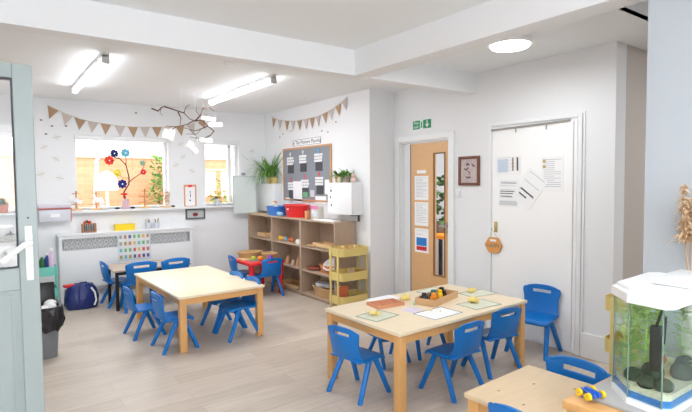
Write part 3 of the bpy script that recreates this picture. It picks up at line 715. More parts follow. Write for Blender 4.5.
MB().tube([(-.15, 0, 0), (-.02, 0, 1.9), (.2, 0, 2.6), (.35, 0, 3.1)], .04, 7, .015).build('trunk', mat('pale_bark', (190, 185, 175), .8), t)
f = MB(); R = random.Random(21)
for k in range(160): f.leaf((R.uniform(-.3, .7), R.uniform(-.2, .2), R.uniform(2.5, 3.4)), (R.uniform(-1, 1), R.uniform(-1, 1), R.uniform(-1, 1)), .1, .025, .3, 2)
f.build('foliage', gm, t)

# ------------------------------------------------------------------ kitchen worktop seen through the glazed door
t = thing('kitchen_counter', 'low kitchen counter under the far left window', 'counter', (-.93, 6.68, 0))
MB().box((0, 0, .42), (2.4, .58, .84)).build('cabinet_body', white_m, t, False)
MB().box((0, -.01, .86), (2.44, .62, .04), bev=.004).build('worktop', mat('grey_worktop', (160, 160, 155), .4), t)
for k in range(4):
    d = MB().box((-.9+k*.6, -.3, .42), (.56, .018, .74), bev=.003).build('cabinet_door', white_m, t); MB().box((-.9+k*.6+.2, -.318, .7), (.02, .018, .12)).build('handle', chrome_m, d)
CZ = .8805
def lth(name, prof, m_, label, cat, loc, sx=1, sy=1, rz=0): return_ = tag(MB().lathe(prof, sx=sx, sy=sy, rz=rz).build(name, m_), label, cat); return_.location = loc; return return_
lth('mixing_bowl', [(.06, 0), (.14, .08), (.15, .12), (.14, .12), (.05, .01)], lid_w, 'white bowl on kitchen counter behind the glazed door', 'bowl', (.10, 6.55, CZ))
lth('kettle', [(.08, 0), (.085, .02), (.07, .15), (.04, .18), (.01, .2)], blackp_m, 'black kettle on kitchen counter behind the glazed door', 'kettle', (-.25, 6.82, CZ))
t = thing('dish_rack', 'black wire dish rack on counter seen through door glass', 'rack', (.08, 6.82, CZ)); f = MB()
for k in range(8): f.tube([(-.15+k*.043, -.1, .01), (-.15+k*.043, -.1, .1), (-.15+k*.043, .1, .1), (-.15+k*.043, .1, .01)], .004, 5)
for y in (-.1, .1): f.tube([(-.18, y, .01), (.18, y, .01)], .005, 5)
f.build('wire_frame', black_m, t)
p = ony(7, 212, 7.03)
t = thing('potted_plant', 'small potted plant on far left window ledge through door', 'plant', (.17, 7.05, WZ0))
MB().lathe([(.05, 0), (.065, .1), (.06, .1)]).build('plant_pot', mat('terracotta', (190, 110, 80), .7), t); f = MB(); R = random.Random(31)
for k in range(60): a = R.random()*6.28; f.leaf((0, 0, .08+R.random()*.06), (math.cos(a), math.sin(a)*.5, R.uniform(.3, 1.4)), R.uniform(.06, .13), .016, .5, 3)
f.build('foliage', dgreen_m, t)
struct('trim_6', MB().box((-.435, YB+.03, WZ0-.012), (1.52, .22, .024)), white_m)

# teal trolley, bin, bag
def trolley(name, label, loc, rz, m_, tops, w=.39, d=.28, th=.09):
    t = thing(name, label, 'trolley', loc, rz)
    for z in tops:
        r_ = .05; pts = []
        for cx, cy, a0 in ((w/2-r_, d/2-r_, 0), (-w/2+r_, d/2-r_, PI/2), (-w/2+r_, -d/2+r_, PI), (w/2-r_, -d/2+r_, 1.5*PI)):
            for k in range(5): a = a0+k*PI/8; pts.append((cx+r_*math.cos(a), cy+r_*math.sin(a)))
        f = MB(); n = len(pts); b = f.bm
        lv = []
        for sc_, zz in ((1, z-th), (1, z), (.97, z), (.97, z-th+.008)):
            lv.append([b.verts.new((x*sc_, y*sc_, zz)) for x, y in pts])
        for A, B in zip(lv, lv[1:]):
            for k in range(n): b.faces.new((A[k], A[(k+1) % n], B[(k+1) % n], B[k]))
        b.faces.new(lv[0][::-1]); b.faces.new(lv[-1]); f.build('tray', m_, t)
    for sx in (-1, 1):
        for sy in (-1, 1):
            MB().box((sx*(w/2+.002), sy*(d/2-.07), (tops[0]+.06)/2-.005), (.014, .03, tops[0]-.06), bev=.003).build('post', m_, t)
            o = MB().cone((sx*(w/2-.03), sy*(d/2-.04)-.008, .027), .026, .026, .016, 14, axis=(0, 1, 0)).build('caster', blackp_m, t)
    MB().box((0, -d/2+.07, .055), (w, .02, .01)).box((0, d/2-.07, .055), (w, .02, .01)).build('base_bar', m_, t)
    return t
trolley('storage_trolley', 'yellow three tier trolley at the end of shelf unit', (3.30, 4.475, 0), 0, ytro_m, (.72, .45, .19))
trolley('storage_trolley', 'yellow three tier trolley behind the aquarium', (3.395, 1.44, 0), 0, ytro_m, (.70, .43, .17))
trolley('storage_trolley', 'teal trolley beside the open door', (.47, 6.45, 0), 0, teal_m, (.54, .30, .12), w=.32, d=.26, th=.1)
# things in the teal trolley
for k, (dx, dy, h_, cc, nm) in enumerate(((-.03, -.05, .2, (60, 150, 60), 'green'), (.03, .03, .16, (40, 110, 60), 'dark green'), (.115, -.06, .22, (215, 190, 220), 'lilac'), (.08, .05, .17, (40, 60, 140), 'navy'), (.125, .05, .12, (210, 60, 90), 'pink'))):
    h_ *= 1.3; t = thing('craft_bottle', '%s craft bottle in the top of teal trolley' % nm, 'bottle', (.47+dx, 6.45+dy, .4485), group=None)
    MB().lathe([(.025, 0), (.028, .01), (.028, h_*.7), (.012, h_*.85), (.012, h_*.92)], seg=14).build('bottle_body', mat('craft_%d' % k, cc, .4), t)
    MB().cone((0, 0, h_*.92), .014, .012, h_*.08, 12).build('cap', lid_w, t)
p = (.375, 4.86, 0)
t = thing('waste_bin', 'grey waste bin with black liner beside the open door', 'bin', p); t.scale = (1, 1, .93)
def rlathe(prof, seg=28, sq=4, sx=1., sy=1.):
    f = MB(); rings = []
    for r_, z in prof:
        ring = []
        for k in range(seg):
            a = 2*PI*k/seg; c_, s_ = math.cos(a), math.sin(a); q = (abs(c_)**sq+abs(s_)**sq)**(-1/sq); ring.append(f.bm.verts.new((r_*q*c_*sx, r_*q*s_*sy, z)))
        rings.append(ring)
    for A, B in zip(rings, rings[1:]):
        for k in range(seg): f.bm.faces.new((A[k], A[(k+1) % seg], B[(k+1) % seg], B[k]))
    f.bm.faces.new(rings[0][::-1]); f.bm.faces.new(rings[-1]); return f
rlathe([(.10, 0), (.13, .44), (.125, .44), (.12, .36)], sx=.85, sy=1.2).build('bin_body', greyp_m, t)
f = rlathe([(.140, .27), (.155, .31), (.150, .40), (.158, .455), (.15, .47), (.126, .465), (.115, .38), (.1, .37)], sx=.85, sy=1.2, seg=40); R = random.Random(2)
for v in f.bm.verts:
    if v.co.z < .42: v.co.x *= R.uniform(.98, 1.16); v.co.y *= R.uniform(.98, 1.1); v.co.z += R.uniform(-.03, .03)
f.build('liner', mat('black_bag', (32, 32, 34), .25, bump=.8, bscale=20), t)
f = MB()
for k in range(5): f.sph((R.uniform(-.06, .06), R.uniform(-.08, .08), .42+R.uniform(0, .04)), .05, (1, 1, .7), 8, 6)
f.build('rubbish', mat('crumpled_tissue', (215, 215, 215), .7, bump=.6, bscale=20), t)
MB().box((.0, .155, .52), (.20, .02, .24), rx=-.15, bev=.01).build('lid', blackp_m, t)
p = (onz(63, 311).x+.20, 6.50, 0)
t = thing('shopping_bag', 'full navy blue bag on floor before radiator cover', 'bag', p); t.scale = (.88, .88, .95)
f = rlathe([(.15, 0), (.17, .04), (.178, .14), (.15, .24), (.11, .29), (.03, .30)], seg=32, sq=2.6, sx=1.15, sy=.85)
for v in f.bm.verts: v.co += Vector((R.uniform(-.012, .012), R.uniform(-.012, .012), R.uniform(-.008, .008)*(v.co.z > .01)))
f.build('bag_body', bagb_m, t)
MB().tube([(-.05, -.145, .08), (-.05, -.15, .2), (-.02, -.1, .33), (.04, -.1, .33), (.07, -.14, .2)], .011, 7).build('handle', bagb_m, t)
MB().tube([(.10, -.125, .26), (.14, -.14, .2), (.155, -.14, .1), (.13, -.145, .04)], .012, 6).build('white_stripe', paper_m, t)
MB().box((-.14, .02, .285), (.12, .10, .03), rz=.3, bev=.006).build('red_bundle', red_m, t)

# ------------------------------------------------------------------ tables
def table(name, label, cx, cy, rz, L, W, H, tm, lm, th=.024, leg=.058, ap=.055, inset=.012, loc_children=None):
    t = thing(name, label, 'table', (cx, cy, 0), rz)
    MB().box((0, 0, H-th/2), (L, W, th), bev=.005).build('tabletop', tm, t)
    for sx in (-1, 1):
        for sy in (-1, 1): MB().box((sx*(L/2-inset-leg/2), sy*(W/2-inset-leg/2), (H-th)/2), (leg, leg, H-th), bev=.004).build('leg', lm, t)
    for sy in (-1, 1): MB().box((0, sy*(W/2-inset-.02), H-th-ap/2), (L-2*inset-2*leg, .02, ap)).build('apron', lm, t, False)
    for sx in (-1, 1): MB().box((sx*(L/2-inset-.02), 0, H-th-ap/2), (.02, W-2*inset-2*leg, ap)).build('apron', lm, t, False)
    return t
T1H = .488; T2H = .523
table('activity_table', 'empty pale wooden table in the middle of the room', 1.69, 4.90, .016, .81, 1.44, T1H, top_m, leg_m)
table('activity_table', 'pale wooden table set with mats and dough', 2.683, 2.622, .021, 1.36, .80, T2H, top_m, leg_m)
T3H = .5
knot_top = mat('knotty_pine_top', (226, 200, 164), .45, var=.10, vscale=4, stretch=(1.5, 9, 1))
a = onz(467, 392.4, T3H); b = onz(527.8, 364.3, T3H)
t3 = table('activity_table', 'small knotty wooden table in front of the aquarium', (1.725+2.245)/2, 1.465-.26, .04, .53, .52, T3H, knot_top, leg_m)
for kx, ky in ((-.13, .17), (.06, .11), (.15, -.04), (-.17, .02), (.02, -.15)): MB().sph((kx, ky, T3H), .007, (1.5, .8, .06), 10, 4).build('knot', mat('knot_brown', (176, 140, 104), .6), t3)
BTH = .47
t = thing('side_table', 'grey wooden table with black legs against radiator cover', 'table', (1.59, 6.28, 0), .0)
MB().box((0, 0, BTH-.012), (.88, .52, .024), bev=.004).build('tabletop', greytop_m, t)
for sx in (-1, 1):
    for sy in (-1, 1): MB().box((sx*.40, sy*.22, (BTH-.024)/2), (.032, .032, BTH-.024)).build('leg', black_m, t)
for sy in (-.22, .22): MB().box((0, sy, BTH-.045), (.77, .02, .035)).build('rail', black_m, t, False)
# red table
RTH = .44; rx0, ry0 = 2.90, 5.98
t = thing('red_table', 'red plastic play table in front of shelf unit', 'table', (rx0, ry0, 0), 0)
MB().box((0, 0, RTH-.022), (.50, .62, .044), bev=.015).build('tabletop', red_m, t)
for sx in (-1, 1):
    for sy in (-1, 1): MB().cone((sx*.205, sy*.265, 0), .026, .040, RTH-.044, 16).build('leg', red_m, t)
MB().box((.02, .02, RTH+.002), (.38, .44, .004), bev=.001).build('play_surface', mat('grey_print_surface', (150, 140, 132), .5), t)
RT = RTH+.0045
def basket(name, label, loc, a, b, h, rz=0, m_=wick_m, flare=1.15):
    t = thing(name, label, 'basket', loc, rz)
    f = MB(); seg = 36
    pr = [(1/flare, 0), (1.0, h*.9), (1.03, h), (.95, h), (.9, h*.9), (.82/flare*1.05, .012)]
    f.lathe(pr, seg=seg, sx=a, sy=b); f.build('basket_body', m_, t)
    R_ = [(math.cos(k*2*PI/seg)*a*1.0, math.sin(k*2*PI/seg)*b*1.0, h+(.004 if k % 2 else -.004)) for k in range(seg+1)]
    MB().tube(R_, .009, 6).build('rim', m_, t)
    for j in range(2, int(h/.018)):
        pass
    return t
basket('wicker_tray', 'large round wicker tray on the red table, farther one', (2.87, 6.13, RT), .17, .12, .075)
basket('wicker_tray', 'round wicker tray on the red table, nearer the shelves', (3.04, 5.90, RT), .10, .11, .065)
tag(MB().sph((0, 0, .03), .035, (1, 1, .85)).build('toy_fruit', orange_m), 'orange and lime toy fruit on the red table', 'toy').location = (2.86, 5.80, RT)
tag(MB().sph((0, 0, .03), .035, (1, 1, .85)).build('toy_fruit', purple_m), 'purple toy fruit on the red table', 'toy').location = (2.98, 5.765, RT)
tag(MB().sph((0, 0, .03), .032, (1, 1, .85)).build('toy_fruit', mat('lime', (190, 215, 60), .5)), 'lime green toy fruit on the red table', 'toy').location = (2.79, 5.86, RT)
tag(MB().box((0, 0, .006), (.14, .2, .012), bev=.003).build('wooden_board', wood_m), 'thin wooden board at left edge of the red table', 'board').location = (2.745, 6.03, RTH+.0005)

# ------------------------------------------------------------------ chairs
def make_chair(label):
    t = thing('nursery_chair', label, 'chair')
    SZ = .287
    # seat
    f = MB(); b = f.bm; nu, nv = 10, 10; g = []
    for j in range(nv+1):
        v = j/nv; row = []
        for i in range(nu+1):
            u = i/nu*2-1; w_ = .155-.012*(1-v)+.006*math.sin(PI*v)
            y = -.13+.28*v; cor = max(0, abs(u)-.6)/.4
            y2 = y-(.03*cor*cor if v > .8 else 0)*(v-.8)/.2
            z = SZ-.010*(1-u*u)*math.sin(PI*v)-(.022*((v-.75)/.25)**2 if v > .75 else 0)-.006*u**4
            row.append(b.verts.new((u*w_, y2, z)))
        g.append(row)
    for j in range(nv):
        for i in range(nu): b.faces.new((g[j][i], g[j][i+1], g[j+1][i+1], g[j+1][i]))
    o = f.build('seat', blue_m, t, angle=1.2); md = o.modifiers.new('s', 'SOLIDIFY'); md.thickness = .014; md.offset = -1
    # backrest with hand slot; starts as a curve out of the seat
    f = MB(); b = f.bm; nu, nv = 20, 18; g = []
    for j in range(nv+1):
        v = j/nv; row = []
        z = SZ-.004+(.228*v)
        yb = -.125-.022*math.sin(min(1, v*2.2)*PI/2)-.022*v
        for i in range(nu+1):
            u = i/nu*2-1; w_ = .154-.014*math.sin(PI*min(1, v*1.3))*(v < .77)-.002*v
            if v < .25: z_ = SZ-.006+.228*v
            else: z_ = z
            if v > .8: w_ *= (1-((v-.8)/.2)**2.4*.22)
            y = yb+.028*(u*u)*(1-.3*v)
            zz = z_-(.018*abs(u)**3 if v > .9 else 0)
            row.append(b.verts.new((u*w_, y, zz)))
        g.append(row)
    for j in range(nv):
        for i in range(nu):
            if 13 <= j <= 14 and 5 <= i <= 14: continue
            b.faces.new((g[j][i], g[j][i+1], g[j+1][i+1], g[j+1][i]))
    o = f.build('backrest', blue_m, t, angle=1.2); md = o.modifiers.new('s', 'SOLIDIFY'); md.thickness = .013; md.offset = 0
    bv = o.modifiers.new('b', 'BEVEL'); bv.width = .003; bv.segments = 2; bv.limit_method = 'ANGLE'
    for sx in (-1, 1):
        for sy in (-1, 1):
            top = (sx*.125, .015+sy*.028, SZ-.012); bot = (sx*.158, .005+sy*.148, .006)
            mid = tuple(a_*.55+b_*.45 for a_, b_ in zip(top, bot))
            MB().tube([top, mid, bot, (bot[0], bot[1], 0)], .021, 10, .0155).build('leg', blue_m, t)
    return t
# facing angle a: direction (degrees from +X) the sitter looks
CH_ = None
def chair(x, y, deg, label, group=None, scale=1.0):
    global CH_
    rz = math.radians(deg-90)
    if CH_ is None:
        CH_ = make_chair(label); CH_.location = (x, y, 0); CH_.rotation_euler = (0, 0, rz); t = CH_; t.scale = (scale,)*3
    else: t = dup(CH_, (x, y, 0), rz, label, scale=scale)
    if group: t['group'] = group
    return t
G2 = 'blue chairs at the table with dough'; G1 = 'blue chairs at the empty middle table'; G0 = 'blue chairs at the grey side table'
chair(2.04, 2.666, 8, 'blue plastic chair at left end of the dough table', G2, .96)
chair(2.59, 2.30, 92, 'blue plastic chair at near side of dough table, left one', G2)
chair(3.12, 2.375, 82, 'blue plastic chair at near side of dough table, right one', G2)
chair(3.725, 2.41, 190, 'blue plastic chair against the alcove wall by white panel', G2, 1.06)
chair(2.58, 2.985, 268, 'low blue chair under far side of dough table', G2, .82)
chair(2.97, 2.96, 262, 'blue chair under far side of dough table, top peeking above', G2, .92)
chair(1.20, 4.96, 4, 'blue chair at left side of middle table, farther one', G1, .95)
chair(1.32, 4.41, 2, 'blue chair at left side of middle table, nearer one', G1)
chair(1.92, 4.38, 180, 'blue chair at right side of middle table, nearer one', G1, 1.05)
chair(1.91, 4.74, 180, 'blue chair at right side of middle table, farther one', G1, 1.05)
chair(1.27, 6.42, 4, 'blue chair at left end of the grey side table', G0, 1.05)
chair(1.42, 6.04, 88, 'blue chair tucked at grey side table with back to room, left', G0, 1.12)
chair(1.80, 6.06, 92, 'blue chair tucked at grey side table with back to room, right', G0, 1.12)
chair(2.72, 6.03, -5, 'blue chair at left side of the red table', None, 1.0)
chair(2.90, 5.70, 91, 'blue chair at near side of the red table', None, .98)
chair(2.17, 1.265, 180, 'blue chair tucked at small knotty table by aquarium', None, 1.1)
chair(1.82, 1.11, 0, 'blue chair at left of small knotty table, nearest camera', None, 1.1)

# ------------------------------------------------------------------ on the dough table
TZ = T2H+.0006
def T(px, py): p = onz(px, py, TZ); return (p.x, p.y, TZ)
matg = mat('mat_green', (222, 224, 204), .6, var=.08, vscale=30); edge = mat('mat_edge', (84, 112, 96), .6)
MAT_L = [((377.5, 316), .24, .20, .15, 'pale green mat at left front of dough table', matg, 0), ((438, 313.5), .30, .21, .05, 'white paper mat at front middle of dough table', paper_m, 0),
         ((479, 304.5), .28, .20, -.05, 'green mat with dough at right front of dough table', matg, 0), ((478, 293.5), .28, .18, -.1, 'pale mat at far right of dough table', matg, 0), ((432, 291), .25, .16, .2, 'pale mat at far side behind the wooden box', matg, 0)]
for (pp, w_, d_, rz, lb, mm, _) in MAT_L:
    t = thing('play_mat', lb, 'mat', T(*pp), rz)
    MB().box((0, 0, .0015), (w_, d_, .003)).build('sheet', mm, t, False)
    f = MB()
    for s_ in (-1, 1): f.box((0, s_*(d_/2-.005), .0034), (w_-.004, .006, .0008)).box((s_*(w_/2-.005), 0, .0034), (.006, d_-.016, .0008))
    f.build('border', edge if mm is matg else ink_m, t, False)
def dough(pp, s_, lb, n=7, sd=1, dz=.0038):
    s_ *= 1.3; R = random.Random(sd); f = MB()
    for k in range(n): f.sph((R.uniform(-.9, .9)*s_, R.uniform(-.6, .6)*s_, s_*.36+R.uniform(0, .25)*s_), s_*R.uniform(.4, .62), (1, .8, .65), 10, 7)
    o = f.build('play_dough', dough_m); p = T(*pp); o.location = (p[0], p[1], p[2]+dz+s_*.0); tag(o, lb, 'dough', 'play dough lumps on the table')
dough((375, 315.5), .026, 'lump of yellow dough on left front mat', sd=1); dough((431, 312), .015, 'small ball of yellow dough on white paper mat', 3, 2)
dough((473, 303), .034, 'pile of yellow dough on right front mat', 9, 3); dough((472, 292.5), .030, 'flat yellow dough on far right mat', 6, 4)
dough((405, 299.5), .032, 'pale dough lump between orange tray and wooden box', 7, 5, .0002)
p = T(385.5, 305)
t = thing('sorting_tray', 'terracotta plastic sorting tray with cut-out shapes on table', 'tray', p, -.12)
W, D = .24, .155; f = MB()
for s_ in (-1, 1): f.box((0, s_*(D/2-.006), .011), (W, .012, .022)).box((s_*(W/2-.006), 0, .011), (.012, D-.024, .022))
for k in range(1, 4): f.box((-W/2+k*W/4, 0, .008), (.012, D-.024, .014))
for k in (-1, 0, 1): f.box((0, k*D*.22, .007), (W-.024, .007, .012))
f.build('tray_grid', tray_m, t, False)
p = T(437, 300.5)
t = thing('wooden_box', 'open wooden box of toys in middle of dough table', 'box', p, .30)
W, D, hh = .40, .17, .05; f = MB()
for s_ in (-1, 1): f.box((0, s_*(D/2-.005), hh/2), (W, .01, hh)).box((s_*(W/2-.005), 0, hh/2), (.01, D-.02, hh))
f.box((0, 0, .004), (W-.02, D-.02, .006)); f.build('box_body', mat('box_wood', (214, 172, 128), .55, var=.12, vscale=10), t, False)
f = MB().box((-.09, .0, .012), (.004, D-.022, .03)).box((.09, 0, .012), (.004, D-.022, .03)); f.build('divider', mat('dark_wood_divider', (110, 75, 50), .6), t, False)
R = random.Random(8)
def at(root, lx, ly, lz):
    c_, s_ = math.cos(root.rotation_euler.z), math.sin(root.rotation_euler.z); return (root.location.x+lx*c_-ly*s_, root.location.y+lx*s_+ly*c_, root.location.z+lz)
for (lx, ly, mm, nm, lb, k) in ((-.07, -.02, orange_m, 'toy_car', 'orange toy vehicle in the wooden box', 0), (.02, -.01, yel_m, 'toy_brick', 'yellow toy brick in the wooden box', 1), (.0, .03, mat('teal_toy', (40, 120, 130), .5), 'toy_brick', 'teal toy brick in the wooden box', 2), (.09, .02, blackp_m, 'toy_car', 'dark toy car in the wooden box', 3), (-.10, .04, blackp_m, 'toy_car', 'black toy truck at far side of wooden box', 4)):
    t2 = thing(nm, lb, 'toy', at(t, lx*1.35, ly, .0085), .4+k*.5); t2.scale = (1.25, 1.25, 1.35)
    MB().box((0, 0, .022), (.05, .032, .03), bev=.006).box((.0, 0, .044), (.028, .026, .02), bev=.005).build('body', mm, t2)
    if nm == 'toy_car':
        for a_ in (-1, 1):
            for b_ in (-1, 1): MB().cone((a_*.017, b_*.017-.004, .01), .0095, .0095, .008, 12, axis=(0, 1, 0)).build('wheel', blackp_m, t2)
    else: MB().box((0, 0, .0035), (.05, .032, .007)).build('base', mm, t2)
t2 = thing('marker_pen', 'mint and black marker pen left of the wooden box', 'pen', T(414, 305.5), .7)
MB().cone((0, 0, .008), .007, .007, .09, 10, axis=(1, 0, 0)).build('barrel', mat('mint', (150, 215, 185), .5), t2); MB().cone((.09, 0, .008), .008, .006, .03, 10, axis=(1, 0, 0)).build('cap', blackp_m, t2)
o = MB().box((0, 0, .001), (.13, .12, .002)).build('lilac_sheet', mat('lilac', (222, 210, 226), .6)); tag(o, 'lilac paper scrap in front of wooden box', 'paper'); o.location = T(412, 310); o.rotation_euler.z = .4
o = MB().box((0, 0, .001), (.26, .14, .002)).build('white_sheet', paper_m); tag(o, 'blank white paper at far left of dough table', 'paper'); o.location = T(383, 299); o.rotation_euler.z = .05
dough((440, 312), .010, 'tiny pinkish dough ball on white paper mat', 2, 7)

# ------------------------------------------------------------------ shelf unit
SX0, SX1 = 3.24, XP-.022; SY = [6.965, 6.205, 5.432, 4.654]; ST = .985
t = thing('cube_shelf_unit', 'long oak cube shelf unit along the right wall', 'shelf unit', ((SX0+SX1)/2, (SY[0]+SY[3])/2, 0))
oX, oY = (SX0+SX1)/2, (SY[0]+SY[3])/2; dpt = SX1-SX0; pt = .022
def L(x, y, z): return (x-oX, y-oY, z)
MB().box(L(oX, oY, ST-.011), (dpt+.01, SY[0]-SY[3]+.02, .022), bev=.002).build('top_board', oakshelf_m, t)
for i, y in enumerate(SY):
    for dy in ((0,) if i in (0, 3) else (-.010, .010)):
        MB().box(L(oX, y+dy+(-.011 if i == 0 else .011 if i == 3 else 0), (ST-.022)/2), (dpt, .0195, ST-.022)).build('upright', oakshelf_m, t, False)
for a, b in zip(SY, SY[1:]):
    for z in (.035, .335, .635): MB().box(L(oX, (a+b)/2, z), (dpt-.004, a-b-.048, .02)).build('shelf', oakshelf_m, t, False)
    MB().box(L(SX1-.004, (a+b)/2, (ST-.022)/2+.01), (.006, a-b-.044, ST-.05)).build('back_panel', oakshelf_m, t, False)
    MB().box(L(SX0+.03, (a+b)/2, .0125), (.016, a-b-.044, .024)).build('plinth', oakshelf_m, t, False)
ST += .0005
def lvl(i): return (.0455, .3455, .6455)[i]
# top of unit
def basin(name, lb, loc, m_, a, b, h):
    t = thing(name, lb, 'basin', loc); MB().lathe([(.78, 0), (.95, h*.92), (1.06, h*.94), (1.06, h), (.93, h), (.76, .01)], seg=36, sx=a, sy=b).build('bowl', m_, t)
    MB().box((-a*.98, 0, h*.66), (.012, .035, .02), bev=.004).build('label_mark', lid_w, t); return t
basin('washing_basin', 'red round plastic basin on top of shelf unit', (3.39, 5.76, ST), red_m, .14, .25, .165)
t = thing('blue_basin', 'blue rectangular plastic basin on top of shelf unit', 'basin', (3.38, 6.27, ST))
f = rlathe([(.10, 0), (.115, .12), (.125, .125), (.125, .13), (.11, .13), (.095, .008)], seg=40, sq=5, sx=1.05, sy=1.5); f.build('tub', bluel_m, t)
t2 = thing('spray_bottle', 'white bottle with orange nozzle standing in blue basin', 'bottle', (3.38, 6.33, ST+.0085))
MB().lathe([(.035, 0), (.038, .02), (.035, .12), (.014, .15), (.014, .16)]).build('bottle_body', frost_m, t2); MB().cone((0, 0, .16), .018, .012, .03, 12).box((-.015, 0, .185), (.05, .016, .014)).build('nozzle', orange_m, t2)
for k, (x_, y_) in enumerate(((3.36, 6.20), (3.41, 6.24))):
    tag(MB().sph((0, 0, .05), .04, (1, 1, 1)).build('bath_toy', wood_m if k else mat('tan_toy', (205, 150, 110), .6)), ('tan' if not k else 'pale wooden')+' rounded toy inside the blue basin', 'toy').location = (x_, y_, ST+.0085+.0)
o = MB().sph((0, 0, .03), .035, (1, 1.6, .85)).sph((.0, .06, .035), .025, (1, 1.2, 1.2)).build('pale_blue_cloth', mat('pale_blue_cloth', (150, 195, 225), .9, bump=.4, bscale=30)); tag(o, 'crumpled pale blue cloth before the basins on shelf unit', 'cloth'); o.location = (3.275, 6.0, ST)
p = (3.33, 5.16, ST)
t = thing('craft_box', 'tall pink and grey packet on shelf unit right of red basin', 'packet', p, .1)
MB().box((0, 0, .085), (.09, .15, .17), bev=.006).build('packet_body', mat('packet_grey', (206, 200, 190), .6, var=.25, vscale=40), t)
MB().box((-.0465, 0, .15), (.002, .15, .04)).build('pink_header', pink_m, t, False); MB().box((-.0465, 0, .075), (.002, .10, .07)).build('clear_window', frost_m, t, False)
o = MB().box((0, 0, .05), (.05, .05, .10), bev=.004).build('orange_block', mat('tan_block', (215, 150, 100), .6)); tag(o, 'small tan block between red basin and pink packet', 'block'); o.location = (3.3, 5.34, ST)
for k, (x_, y_, w_, l_, lb) in enumerate(((3.33, 5.04, .14, .2, 'white paper pile on shelf unit below right cabinet'), (3.31, 6.66, .12, .4, 'cardboard strip at far end of shelf unit top'), (3.30, 4.82, .12, .22, 'white sheet at near end of shelf unit top'))):
    o = MB().box((0, 0, .006), (w_, l_, .012), rz=.1).build('paper_pile', paper_m if k != 1 else wood_m); tag(o, lb, 'paper'); o.location = (x_, y_, ST)
# small contents on shelves
def wooden_tray(y, x, lv, lb, w_=.14, d_=.2, h_=.035, m_=wood_m):
    t = thing('wooden_tray', lb, 'tray', (x, y, lvl(lv))); f = MB().box((0, 0, .004), (w_, d_, .008))
    for s_ in (-1, 1): f.box((s_*(w_/2-.004), 0, h_/2), (.008, d_, h_)).box((0, s_*(d_/2-.004), h_/2), (w_-.016, .008, h_))
    f.build('tray_body', m_, t, False); return t
wooden_tray(6.66, 3.37, 2, 'shallow wooden tray on middle shelf, left cube column', h_=.06, d_=.24)
for k, (y, mm, sh) in enumerate(((6.42, wood_m, 0), (6.35, frost_m, 1), (6.30, wood_m, 1))):
    tag(MB().lathe([(.02, 0), (.035, .02), (.03, .06+.02*k), (.01, .08+.02*k)]).build('wooden_figure', mm), 'small wooden figure on upper left shelf, '+['leftmost', 'middle', 'rightmost'][k]+' of three', 'toy', 'wooden figures on the upper left shelf').location = (3.36, y, lvl(2))
for k, (y, cc, nm) in enumerate(((6.12, (245, 200, 60), 'yellow'), (6.05, (240, 170, 60), 'amber'), (5.97, (120, 180, 215), 'pale blue'), (5.86, (190, 80, 50), 'red brown'), (5.80, (200, 120, 60), 'copper'))):
    tag(MB().sph((0, 0, .024), .03, (1.1, 1, .8)).sph((.0, .025, .04), .02).build('toy_animal', mat('toy_%d' % k, cc, .5)), nm+' toy animal on upper shelf of middle column', 'toy').location = (3.34, y, lvl(2))
t = thing('toy_boat', 'white toy boat with coloured sails on upper middle shelf', 'toy', (3.35, 5.56, lvl(2)))
MB().prism([(-.05, -.1), (.05, -.1), (.05, .08), (0, .13), (-.05, .08)], 0, .05).build('hull', paper_m, t); MB().cone((0, 0, .05), .004, .004, .13, 8).build('mast', wood_m, t); MB().box((0, .035, .12), (.004, .05, .06)).build('sail', bluel_m, t); MB().box((0, -.03, .11), (.004, .04, .05)).build('sail', orange_m, t)
wooden_tray(5.0, 3.37, 2, 'long low wooden box on upper right shelf', w_=.16, d_=.42, h_=.055)
wooden_tray(5.22, 3.30, 2, 'flat wooden tray on upper right shelf, front', w_=.08, d_=.14, h_=.025)
for k, (y, h_) in enumerate(((5.90, .10), (5.75, .07), (5.62, .12), (5.54, .09))):
    tag(MB().lathe([(.028, 0), (.03, .01), (.022, h_*.6), (.01, h_)]).build('wooden_block', mat('block_%d' % (k % 2), ((205, 150, 105), (190, 165, 140))[k % 2], .6)), ['tall', 'squat', 'tallest', 'short'][k]+' turned wooden toy on middle shelf of centre column', 'toy').location = (3.32, y, lvl(1))
wooden_tray(5.80, 3.36, 0, 'low wooden crate on bottom shelf of centre column', w_=.22, d_=.5, h_=.05)
basket('wicker_basket', 'round wicker basket on bottom right shelf with metal lids', (3.375, 5.02, lvl(0)), .13, .26, .115)
for k, (y, z) in enumerate(((5.12, .12), (4.95, .13))):
    tag(MB().cone((0, 0, 0), .09-.01*k, .085, .035, 24).build('pan_lid', mat('silver_lid', (205, 208, 212), .3)), 'silver tin resting in bottom right basket, '+('left', 'right')[k], 'tin').location = (3.37, y, lvl(0)+z-.03*0-.0)
basket('bread_basket', 'orange wicker basket on middle right shelf', (3.39, 4.95, lvl(1)), .11, .19, .09, m_=mat('orange_wicker', (205, 130, 80), .7, bump=.8, bscale=80))
t = thing('round_bowl', 'white and grey round bowl tilted in the orange basket', 'bowl', (3.38, 4.9, lvl(1)+.07)); o = MB().lathe([(.05, 0), (.10, .04), (.11, .06), (.10, .065), (.085, .05), (.03, .02)]).build('bowl_body', paper_m, t); o.rotation_euler = (.2, -.6, 0)
tag(MB().lathe([(.10, 0), (.12, .02), (.11, .035), (.02, .03)], sx=.8, sy=1.1).build('woven_mat', mat('red_brown_weave', (150, 80, 60), .8, bump=.7, bscale=60)), 'dark red woven dish on middle right shelf', 'dish').location = (3.35, 5.27, lvl(1))
